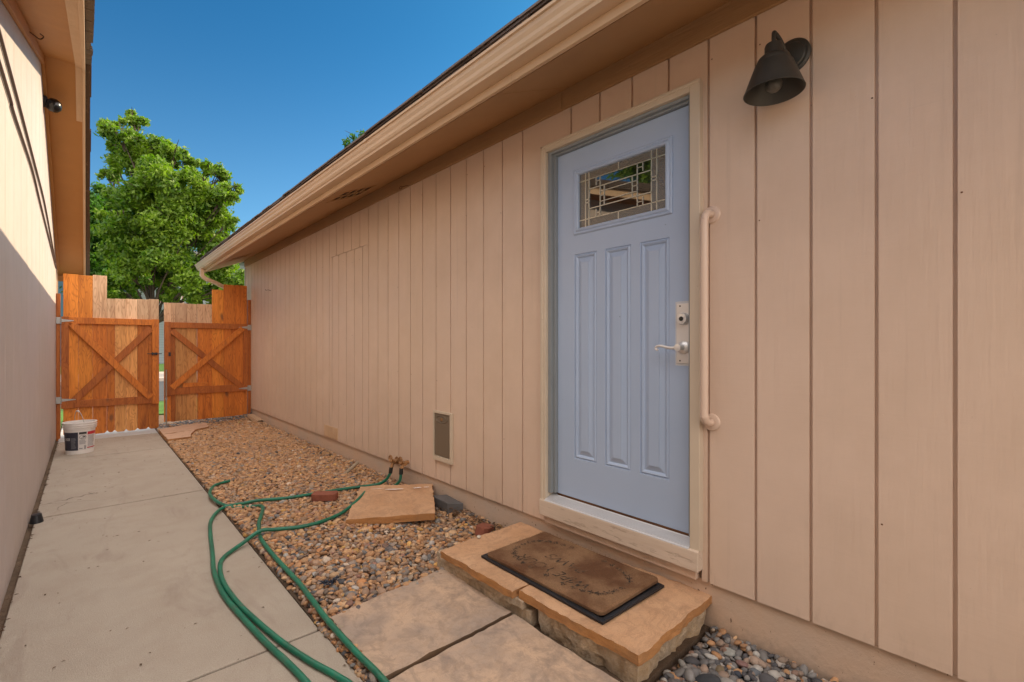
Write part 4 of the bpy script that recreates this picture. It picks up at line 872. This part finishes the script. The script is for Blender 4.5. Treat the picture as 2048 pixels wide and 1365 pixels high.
# ------------------------------------------------------------------ gravel
def ico(sub):
    bm = bmesh.new(); bmesh.ops.create_icosphere(bm, subdivisions=sub, radius=1); v = np.array([x.co[:] for x in bm.verts]); f = np.array([[y.index for y in x.verts] for x in bm.faces]); bm.free(); return v, f
PAL = [((.42, .25, .13), 7), ((.36, .20, .10), 7), ((.30, .17, .09), 5), ((.47, .31, .18), 4), ((.33, .22, .15), 4), ((.24, .155, .10), 3), ((.40, .19, .08), 2), ((.50, .30, .10), 1), ((.22, .18, .15), 3), ((.17, .13, .10), 2), ((.34, .27, .20), 2), ((.27, .15, .11), 2), ((.48, .40, .32), 1), ((.11, .10, .10), 1)]
PG = [((.16, .155, .15), 4), ((.12, .118, .118), 4), ((.062, .062, .068), 3), ((.30, .29, .27), 2), ((.20, .13, .10), 2), ((.24, .18, .14), 2), ((.38, .35, .32), 1)]
def pal_pick(pal, n):
    cs_ = np.array([c for c, _ in pal]); w_ = np.array([x for _, x in pal], float); idx = RNG.choice(len(pal), n, p=w_/w_.sum()); return cs_[idx]*1.2*RNG.uniform(.75, 1.2, (n, 1))
def pebbles(name, cen, rad, pal, sub=2, flat=.62, mat=m_pebble):
    v0, f0 = ico(sub); n = len(cen); V = np.zeros((n, len(v0), 3))
    for i in range(n):
        rx, ry, rz = rad[i]*RNG.uniform(.8, 1.35), rad[i]*RNG.uniform(.65, 1.0), rad[i]*flat*RNG.uniform(.7, 1.1)
        ph = RNG.uniform(0, 6.28, 3); d = 1+.10*np.sin(v0[:, 0]*2.3+ph[0])+.10*np.sin(v0[:, 1]*2.9+ph[1])+.08*np.sin(v0[:, 2]*3.1+ph[2])
        p_ = v0*d[:, None]*np.array([rx, ry, rz]); az = RNG.uniform(0, 6.28); tx, ty = RNG.normal(0, .28, 2)
        Rm = np.array((Matrix.Rotation(az, 3, 'Z') @ Matrix.Rotation(tx, 3, 'X') @ Matrix.Rotation(ty, 3, 'Y'))); V[i] = p_@Rm.T+cen[i]
    F = (f0[None]+(np.arange(n)*len(v0))[:, None, None]).reshape(-1, 3)
    me = bpy.data.meshes.new(name); me.vertices.add(n*len(v0)); me.vertices.foreach_set('co', V.ravel()); me.loops.add(len(F)*3); me.loops.foreach_set('vertex_index', F.ravel().astype(np.int32))
    me.polygons.add(len(F)); me.polygons.foreach_set('loop_start', np.arange(0, len(F)*3, 3, dtype=np.int32)); me.polygons.foreach_set('loop_total', np.full(len(F), 3, np.int32)); me.polygons.foreach_set('use_smooth', np.ones(len(F), bool))
    me.update(); me.validate(); me.materials.append(mat); col = pal
    at = me.color_attributes.new('Col', 'FLOAT_COLOR', 'POINT'); cc = np.ones((n, len(v0), 4)); cc[:, :, :3] = col[:, None, :]; at.data.foreach_set('color', cc.ravel())
    o = bpy.data.objects.new(name, me); C.objects.link(o); return o
def inpoly(x, y, P):
    c_ = False; j = len(P)-1
    for i in range(len(P)):
        if (P[i][1] > y) != (P[j][1] > y) and x < (P[j][0]-P[i][0])*(y-P[i][1])/(P[j][1]-P[i][1])+P[i][0]: c_ = not c_
        j = i
    return c_
BLOCK = [[(.845, .9), (1.50, .9), (1.52, 2.22), (.86, 2.19)], [(1.495, 1.0), (2.2, 1.0), (2.2, 2.27), (1.495, 2.27)], [(.82, 7.78), (1.04, 7.8), (1.16, 8.3), (1.38, 8.55), (1.40, 9.0), (.82, 9.0)]]
cen = []; rad = []
y = .45
while y < 9.5:
    st = .0255; x = .798
    while x < 2.135:
        for lay in (0, 1):
            px = x+random.uniform(-.5, .5)*st; py = y+random.uniform(-.5, .5)*st
            if px < .808 or px > 2.13 or (px < .82 and py > 9) or any(inpoly(px, py, P) for P in BLOCK): continue
            if py < 1.0 and .845 < px < 1.52: continue
            bank = max(0, (px-1.98))*.20+max(0, min(1, (py-8.9)/.22))*max(0, px-.95)*.07
            if px > 2.05 and py > 5.4 and random.random() < .3: continue
            r_ = random.choice((.009, .012, .014, .016, .018, .022))
            if random.random() < .05: r_ *= 1.4
            if px-r_ < .797: px = .797+r_
            cen.append((px, py, (.006 if lay == 0 else .022)+random.uniform(-.004, .006)+bank-(.034 if py < 1.02 and px > 1.5 else 0))); rad.append(r_)
        x += st
    y += st
for _ in range(900):
    px, py = random.uniform(.799, .84), random.uniform(.6, 2.3); cen.append((px, py, random.uniform(.0, .012))); rad.append(random.uniform(.006, .014))
cen = np.array(cen); n = len(cen); colr = pal_pick(PAL, n)
grey = pal_pick(PG, n); far = np.clip((cen[:, 1]-2.5)/4.5, 0, 1)[:, None]
colr = colr*(1-far)+(colr*.55+np.array([.55, .32, .155])*.5)*far          # pebble colour shifts to ochre toward the far end
isg = (RNG.random(n) < np.where(cen[:, 1] < 1.05, .85, np.where(cen[:, 1] < 3.4, .12, .05))) | ((cen[:, 1] > 9.0) & (RNG.random(n) < .75))
colr[isg] = grey[isg]
o = pebbles('gravel', cen, rad, colr, 2); tag(o, 'tan and brown rounded pea gravel filling the bed between path and wall', 'gravel', kind='stuff')
# bare gravel base
q = M(); q.box(.7965, W+.02, 1.02, 9.4, -.04, .002); q.box(.7965, W+.02, -3, 1.018, -.06, -.028); tag(q.obj('gravel_bed_soil', plain('bed_soil', (.10, .065, .04), .95, 0, .3, 90, .8, .01)), kind='structure')
# river stones right of the step
rnd = random.Random(31); made = []; tries = 0
spots = [(2.03, .885, .030, (.30, .31, .29)), (1.945, .925, .026, (.42, .42, .40)), (1.90, .865, .026, (.17, .13, .08)), (2.0, .82, .022, (.22, .13, .12)), (1.93, .81, .02, (.045, .055, .075)), (1.80, .87, .042, (.04, .045, .052)), (1.765, .845, .030, (.42, .41, .38)), (2.0, .765, .030, (.13, .15, .17)), (1.70, .90, .036, (.10, .10, .095)), (1.85, .73, .03, (.25, .22, .19))]
while len(made) < 110 and tries < 4000:
    tries += 1; x, y, r_ = rnd.uniform(1.56, 2.125), rnd.uniform(.35, 1.0), rnd.uniform(.015, .034)
    if y > .985 and x < 2.12: continue
    if all((x-a[0])**2+(y-a[1])**2 > ((r_+a[2])*.75)**2 for a in made+spots): made.append((x, y, r_, None))
allst = spots+made; allst.sort(key=lambda a: (a[0]-0)**2+(a[1]-0)**2)
cs_ = pal_pick(PG, len(allst)); inview = 0
for i, (x, y, r_, c_) in enumerate(allst):
    pcol = np.array(c_)[None] if c_ is not None else cs_[i:i+1]
    o = pebbles('river_stone', np.array([[0, 0, 0]]), [r_], pcol, 3, .6); o.location = (x, y, r_*.45+random.uniform(0, .012)-.026)
    tag(o, 'smooth grey river stone in the bed below the step, right of it', 'stone', 'grey river stones beside the step')
# debris
def litter(name, pts, mat_, lab, cat, **kw):
    q = M(); rnd = random.Random(len(pts))
    for x, y, z, s_ in pts:
        a_ = rnd.uniform(0, 6.28); c1, s1 = math.cos(a_), math.sin(a_)
        P = [(-s_, 0, 0), (0, -s_*.45, s_*.2), (s_, 0, .0), (0, s_*.45, s_*.25)]
        q.face([(x+u*c1-v_*s1, y+u*s1+v_*c1, z+.003+h) for u, v_, h in P])
    o = q.obj(name, mat_); tag(o, lab, cat, **kw); return o
m_deadleaf = plain('dead_leaf', (.10, .055, .028), .8, 0, .4, 40, .2)
rnd = random.Random(8)
litter('leaf_litter', [(rnd.uniform(-.28, .78), rnd.uniform(1.6, 8.8), 0.0005, rnd.uniform(.004, .011)) for _ in range(130)]+[(-.292+rnd.uniform(-.008, .02), rnd.uniform(1.5, 9), -.002, rnd.uniform(.006, .016)) for _ in range(150)], m_deadleaf, 'tiny dead leaf flakes strewn over the concrete path', 'leaf litter', kind='stuff')
litter('leaf_litter', [(rnd.uniform(2.0, 2.11), rnd.uniform(2.35, 3.1), .05+rnd.uniform(0, .03), rnd.uniform(.01, .022)) for _ in range(160)]+[(rnd.uniform(.9, 2.05), rnd.uniform(2.3, 8.8), .042, rnd.uniform(.008, .018)) for _ in range(60)], m_deadleaf, 'brown leaf debris heaped against the wall foot on the gravel', 'leaf litter', kind='stuff')
o = litter('fallen_leaf', [(1.86, 8.70, .045, .05)], plain('yellow_leaf', (.55, .45, .16), .7), 'pale yellow fallen leaf on the gravel near the gate', 'leaf')
q = M(); rnd = random.Random(12)
for k in range(16):
    x, y = .965+rnd.uniform(-.04, .05), 2.51+rnd.uniform(-.03, .03); q.tube([(x, y, .045), (x+rnd.uniform(-.03, .03), y+rnd.uniform(-.03, .03), .055+rnd.uniform(0, .015)), (x+rnd.uniform(-.04, .04), y+rnd.uniform(-.04, .04), .046)], .003, 5)
tag(q.obj('plastic_scrap', plain('navy_scrap', (.02, .028, .05), .4, 0, .1), loc=(.965, 2.51, .04)), 'crumpled dark blue scrap on the gravel near the flagstones', 'scrap')
q = M(); rnd = random.Random(13)
for k in range(45):
    x, y = rnd.uniform(1.42, 1.50), rnd.uniform(1.42, 2.05); z = HT+rnd.uniform(-.005, .012); s_ = rnd.uniform(.006, .014); a_ = rnd.uniform(0, 6)
    q.face([(x-s_*math.cos(a_), y-s_*math.sin(a_), z), (x+s_*.4, y-s_*.4, z+.006), (x+s_*math.cos(a_), y+s_*math.sin(a_), z+.004), (x-s_*.3, y+s_*.4, z+.01)])
tag(q.obj('gutter_debris', m_deadleaf), 'dry leaves caught on the gutter lip above the door', 'leaf litter', kind='stuff')

# ------------------------------------------------------------------ trees
def leaves(name, clusters, per, size, mat_, parent, seed):
    rg_ = np.random.default_rng(seed); cs_, tone = [], []
    for (cx, cy, cz, r_) in clusters:
        m_ = int(per*(r_**2)); u = rg_.normal(size=(m_, 3)); u /= np.linalg.norm(u, axis=1)[:, None]
        # sub-clumps
        nc = max(7, int(12*r_*r_)); k = rg_.integers(0, nc, m_); cc = rg_.normal(size=(nc, 3)); cc /= np.linalg.norm(cc, axis=1)[:, None]; cc *= r_*rg_.uniform(.3, 1.0, (nc, 1))
        loose = (rg_.random((m_, 1)) < .22)*.45+1; p_ = cc[k]*np.where(loose > 1, 1.08, 1)+u*(rg_.random((m_, 1))**.55)*r_*.42*loose; cs_.append(p_*np.array([1, 1, .85])+np.array([cx, cy, cz])); tone.append((rg_.random(nc)[k]*.5+rg_.random(m_)*.5))
    P = np.concatenate(cs_); tn = np.concatenate(tone); n = len(P)
    d = rg_.normal(size=(n, 3)); d[:, 2] -= .5; d /= np.linalg.norm(d, axis=1)[:, None]; e = np.cross(d, rg_.normal(size=(n, 3))); e /= np.linalg.norm(e, axis=1)[:, None]; nn = np.cross(d, e)
    s_ = size*rg_.uniform(.6, 1.25, (n, 1)); V = np.stack([P-d*s_, P+e*s_*.42+nn*s_*.12, P+d*s_, P-e*s_*.42+nn*s_*.12], 1)
    off = np.array(parent.location); me = bpy.data.meshes.new(name); me.vertices.add(n*4); me.vertices.foreach_set('co', (V-off).ravel()); me.loops.add(n*4); me.loops.foreach_set('vertex_index', np.arange(n*4, dtype=np.int32))
    me.polygons.add(n); me.polygons.foreach_set('loop_start', np.arange(0, n*4, 4, dtype=np.int32)); me.polygons.foreach_set('loop_total', np.full(n, 4, np.int32)); me.update(); me.validate(); me.materials.append(mat_)
    at = me.color_attributes.new('Col', 'FLOAT_COLOR', 'POINT'); q_ = np.ones((n, 4, 4)); q_[:, :, :3] = tn[:, None, None]; at.data.foreach_set('color', q_.ravel())
    o = bpy.data.objects.new(name, me); C.objects.link(o); o.parent = parent; return o
def tree(base, H, r0, clusters, per, size, mat_, lab, seed, limbs=14):
    t = empty('tree', base, lab, 'tree', 'leafy trees beyond the houses'); rnd = random.Random(seed)
    q = M(); bxx, byy, bzz = base; top = Vector((bxx+rnd.uniform(-.3, .3), byy, bzz+H*.82))
    tp = spline([(bxx, byy, bzz), (bxx+.08, byy, bzz+H*.2), (bxx-.1, byy, bzz+H*.45), tuple(top)], 5); q.tube(tp, [r0*(1.25 if i == 0 else 1)*(1-.85*i/len(tp)) for i in range(len(tp))], 12); q.obj('trunk', m_bark, t, smooth=60)
    q = M(); cl_ = sorted(clusters, key=lambda c: -c[3])
    for c in clusters[:60]:
        f_ = min(.8, max(.36, (c[2]-bzz)/H*.75)); s_ = tp[int(f_*(len(tp)-1))]; e = Vector(c[:3]); md = s_.lerp(e, .5)+Vector((rnd.uniform(-.3, .3), rnd.uniform(-.3, .3), rnd.uniform(-.1, .3)))
        pt = spline([s_, md, e], 4); q.tube(pt, [max(.012, r0*.32*(1-i/len(pt))) for i in range(len(pt))], 6, caps=False)
        for k in range(4):
            e2 = e+Vector((rnd.gauss(0, 1), rnd.gauss(0, 1), rnd.gauss(0, .8)))*c[3]*.6; q.tube([e.lerp(s_, .15), e.lerp(e2, .5)+Vector((0, 0, .05)), e2], [.03, .018, .008], 5, caps=False)
    q.obj('branches', m_bark, t, smooth=60); leaves('crown', clusters, per, size, mat_, t, seed); return t
st_, ct_ = math.sin(math.atan(851.5/950)), math.cos(math.atan(851.5/950))
def at_px(px, py, d):
    u = (px-1024)/950*d; return (u*ct_+d*st_, -u*st_+d*ct_, 1.3+(691-py)/950*d)
rnd = random.Random(77); D = 24.0; k = D/950
cl = []
for px, py, r_ in [(264,228,13),(268,246,19),(218,258,17),(207,256,9),(240,266,24),(270,280,28),(298,294,24),(330,292,22),(350,305,18),(235,305,26),(275,325,38),(372,330,22),(325,345,40),(228,345,22),(216,352,14),(420,338,18),(440,350,20),(400,360,26),(466,384,17),(450,395,24),(300,395,46),(385,405,42),(440,430,26),(462,440,16),(250,395,30),(340,450,46),(270,465,42),(405,470,34),(430,490,22),(300,525,42),(350,515,36),(385,540,34),(420,530,26),(440,570,26),(470,565,24),(405,575,22),(375,590,12),(330,548,24),(270,555,24),(245,520,34),(285,574,14),(490,560,22),(315,560,16),(350,565,20),(230,565,26),(380,565,30),(425,590,22),(455,590,18),(210,590,24),(255,588,16),(300,480,34),(345,430,40),(400,440,34),(450,520,26),(320,360,34),(290,440,34),(235,450,30),(345,592,20),(275,600,10),(395,600,20),(435,605,18),(225,605,20),(325,575,14),(335,540,34),(270,520,34),(455,545,26),(478,585,16),(485,560,24),(470,590,22),(495,590,18),(460,600,16),(360,425,40),(402,402,34),(352,375,36),(300,345,34),(425,440,34),(375,470,40),(440,395,24),(320,310,30)]:
    x, y_, z = at_px(px, py, D+rnd.uniform(-1.6, 1.6)*(1 if r_ > 20 else .5)); cl.append((x, y_, z, r_*k*1.02))
bx_, by_, _ = at_px(305, 600, D)
tree((bx_, by_, .1), 11.4, .19, cl, 3500, .12, m_leafA, 'tall bright green ash tree rising behind the two gate leaves', 5)
rnd = random.Random(78); D2 = 28.5; k = D2/950; cl = []
for px, py, r_ in [(205,400,26),(180,420,30),(225,425,26),(150,430,34),(200,460,38),(235,480,28),(130,480,40),(180,510,42),(225,540,36),(140,550,40),(190,575,36),(235,580,24),(110,590,40),(160,600,36),(215,600,26),(115,560,30),(250,560,20),(262,592,12)]:
    x, y_, z = at_px(px, py, D2+rnd.uniform(-1.5, 1.5)); cl.append((x, y_, z, r_*k*1.02))
bx_, by_, _ = at_px(185, 600, D2)
tree((bx_, by_, .1), 9.0, .2, cl, 2800, .13, m_leafB, 'darker green tree left of the tall one, behind the left eave', 6)
rnd = random.Random(79); cl = [(10.35, 24.3, 12.0, .45), (10.75, 23.9, 12.1, .5), (11.3, 23.6, 12.0, .8), (11.6, 24.6, 11.3, 1.1), (12.4, 23.9, 11.4, 1.2), (11.4, 24.8, 10.2, 1.4), (13.2, 24.4, 10.4, 1.5), (12.3, 24, 9.0, 1.8), (13.8, 24.5, 8.6, 1.6), (11.2, 24.2, 8.2, 1.5), (12.6, 23.6, 7.0, 1.9), (13.4, 25, 6.2, 1.6), (11.4, 24.6, 6.0, 1.5)]
tree((12.3, 24.2, 0), 11, .2, cl, 700, .12, m_leafB, 'tree hidden behind the right roof, only its topmost twigs showing', 7)

rnd = random.Random(80); cl = [(-12.2+rnd.uniform(-1.5, 1.5), 8.6+rnd.uniform(-1.8, 1.6), rnd.uniform(5.0, 8.6), rnd.uniform(.7, 1.2)) for _ in range(22)]
tree((-12.2, 8.6, -.03), 8.6, .18, cl, 700, .16, m_leafA, 'green tree behind the left house, mirrored in the door window', 9)

# ------------------------------------------------------------------ neighbour house beyond the street
m_nsid = NT('pale_siding'); vv = m_nsid.n('ShaderNodeSeparateXYZ'); m_nsid.l(m_nsid.tc.outputs['Object'], vv.inputs[0]); fr_ = m_nsid.math('FRACT', m_nsid.math('MULTIPLY', vv.outputs[2], 6.0)); m_nsid.base(m_nsid.mix(m_nsid.ramp(fr_, [(.85, 0), (1, 1)]), (.26, .29, .30), (.15, .17, .18))); m_nsid.rough(.7); m_nsid = m_nsid.m
m_blue = plain('blue_siding', (.06, .14, .20), .7, 0, .15, 3, .2)
nb = empty('neighbour_house', (3.5, 38, 0), 'pale two storey house with a white window behind the tall tree', 'house')
q = M(); q.box(1.9, 16, 38, 46, 3.6, 7.2); q.box(2.3, 16, 38.4, 46, 0, 3.6); q.obj('wall', m_nsid, nb)
q = M(); q.box(-2.0, 1.88, 37.6, 45, 0, 6.2); q.obj('blue_wing', m_blue, nb)
q = M(); q.prism([(37.4, 7.2), (46.6, 7.2), (42, 8.3)], YZ, 1.5, 16.5); q.box(-2.4, 1.4, 37.3, 45.3, 6.2, 6.45); q.obj('roof', plain('neighbour_roof', (.05, .045, .04), .9), nb)
wx0 = at_px(327, 600, 30)[0]; 
wx, wy, wz0 = at_px(326, 605, 31.3); wx2, _, wz1 = at_px(364, 575, 31.3)
wx0_ = 38*(st_+(326-1024)/950*ct_)/(ct_-(326-1024)/950*st_); wx1_ = 38*(st_+(363-1024)/950*ct_)/(ct_-(363-1024)/950*st_); dd = wx0_*st_+38*ct_; zb = 1.3+(691-604)/950*dd; zt_ = 1.3+(691-565)/950*dd
q = M(); q.box(wx0_-.14, wx1_+.14, 37.95, 37.998, zb-.12, zt_+.12); q.obj('window_trim', plain('pinkish_trim', (.50, .30, .25), .6), nb)
q = M(); wm = (wx0_+wx1_)/2
for a, b, c_, d_ in ((wx0_, wx0_+.07, zb, zt_), (wx1_-.07, wx1_, zb, zt_), (wx0_+.07, wx1_-.07, zb, zb+.07), (wx0_+.07, wx1_-.07, zt_-.07, zt_), (wm-.04, wm+.04, zb+.07, zt_-.07)): q.box(a, b, 37.91, 37.949, c_, d_)
wno = q.obj('window', m_white, nb)
q = M(); q.face([(wx0_+.07, 37.93, zb+.07), (wx1_-.07, 37.93, zb+.07), (wx1_-.07, 37.93, zt_-.07), (wx0_+.07, 37.93, zt_-.07)]); q.obj('pane', m_glass_f('window_glass_far', False, (.07, .10, .10)), wno)
print('objects', len(bpy.data.objects))
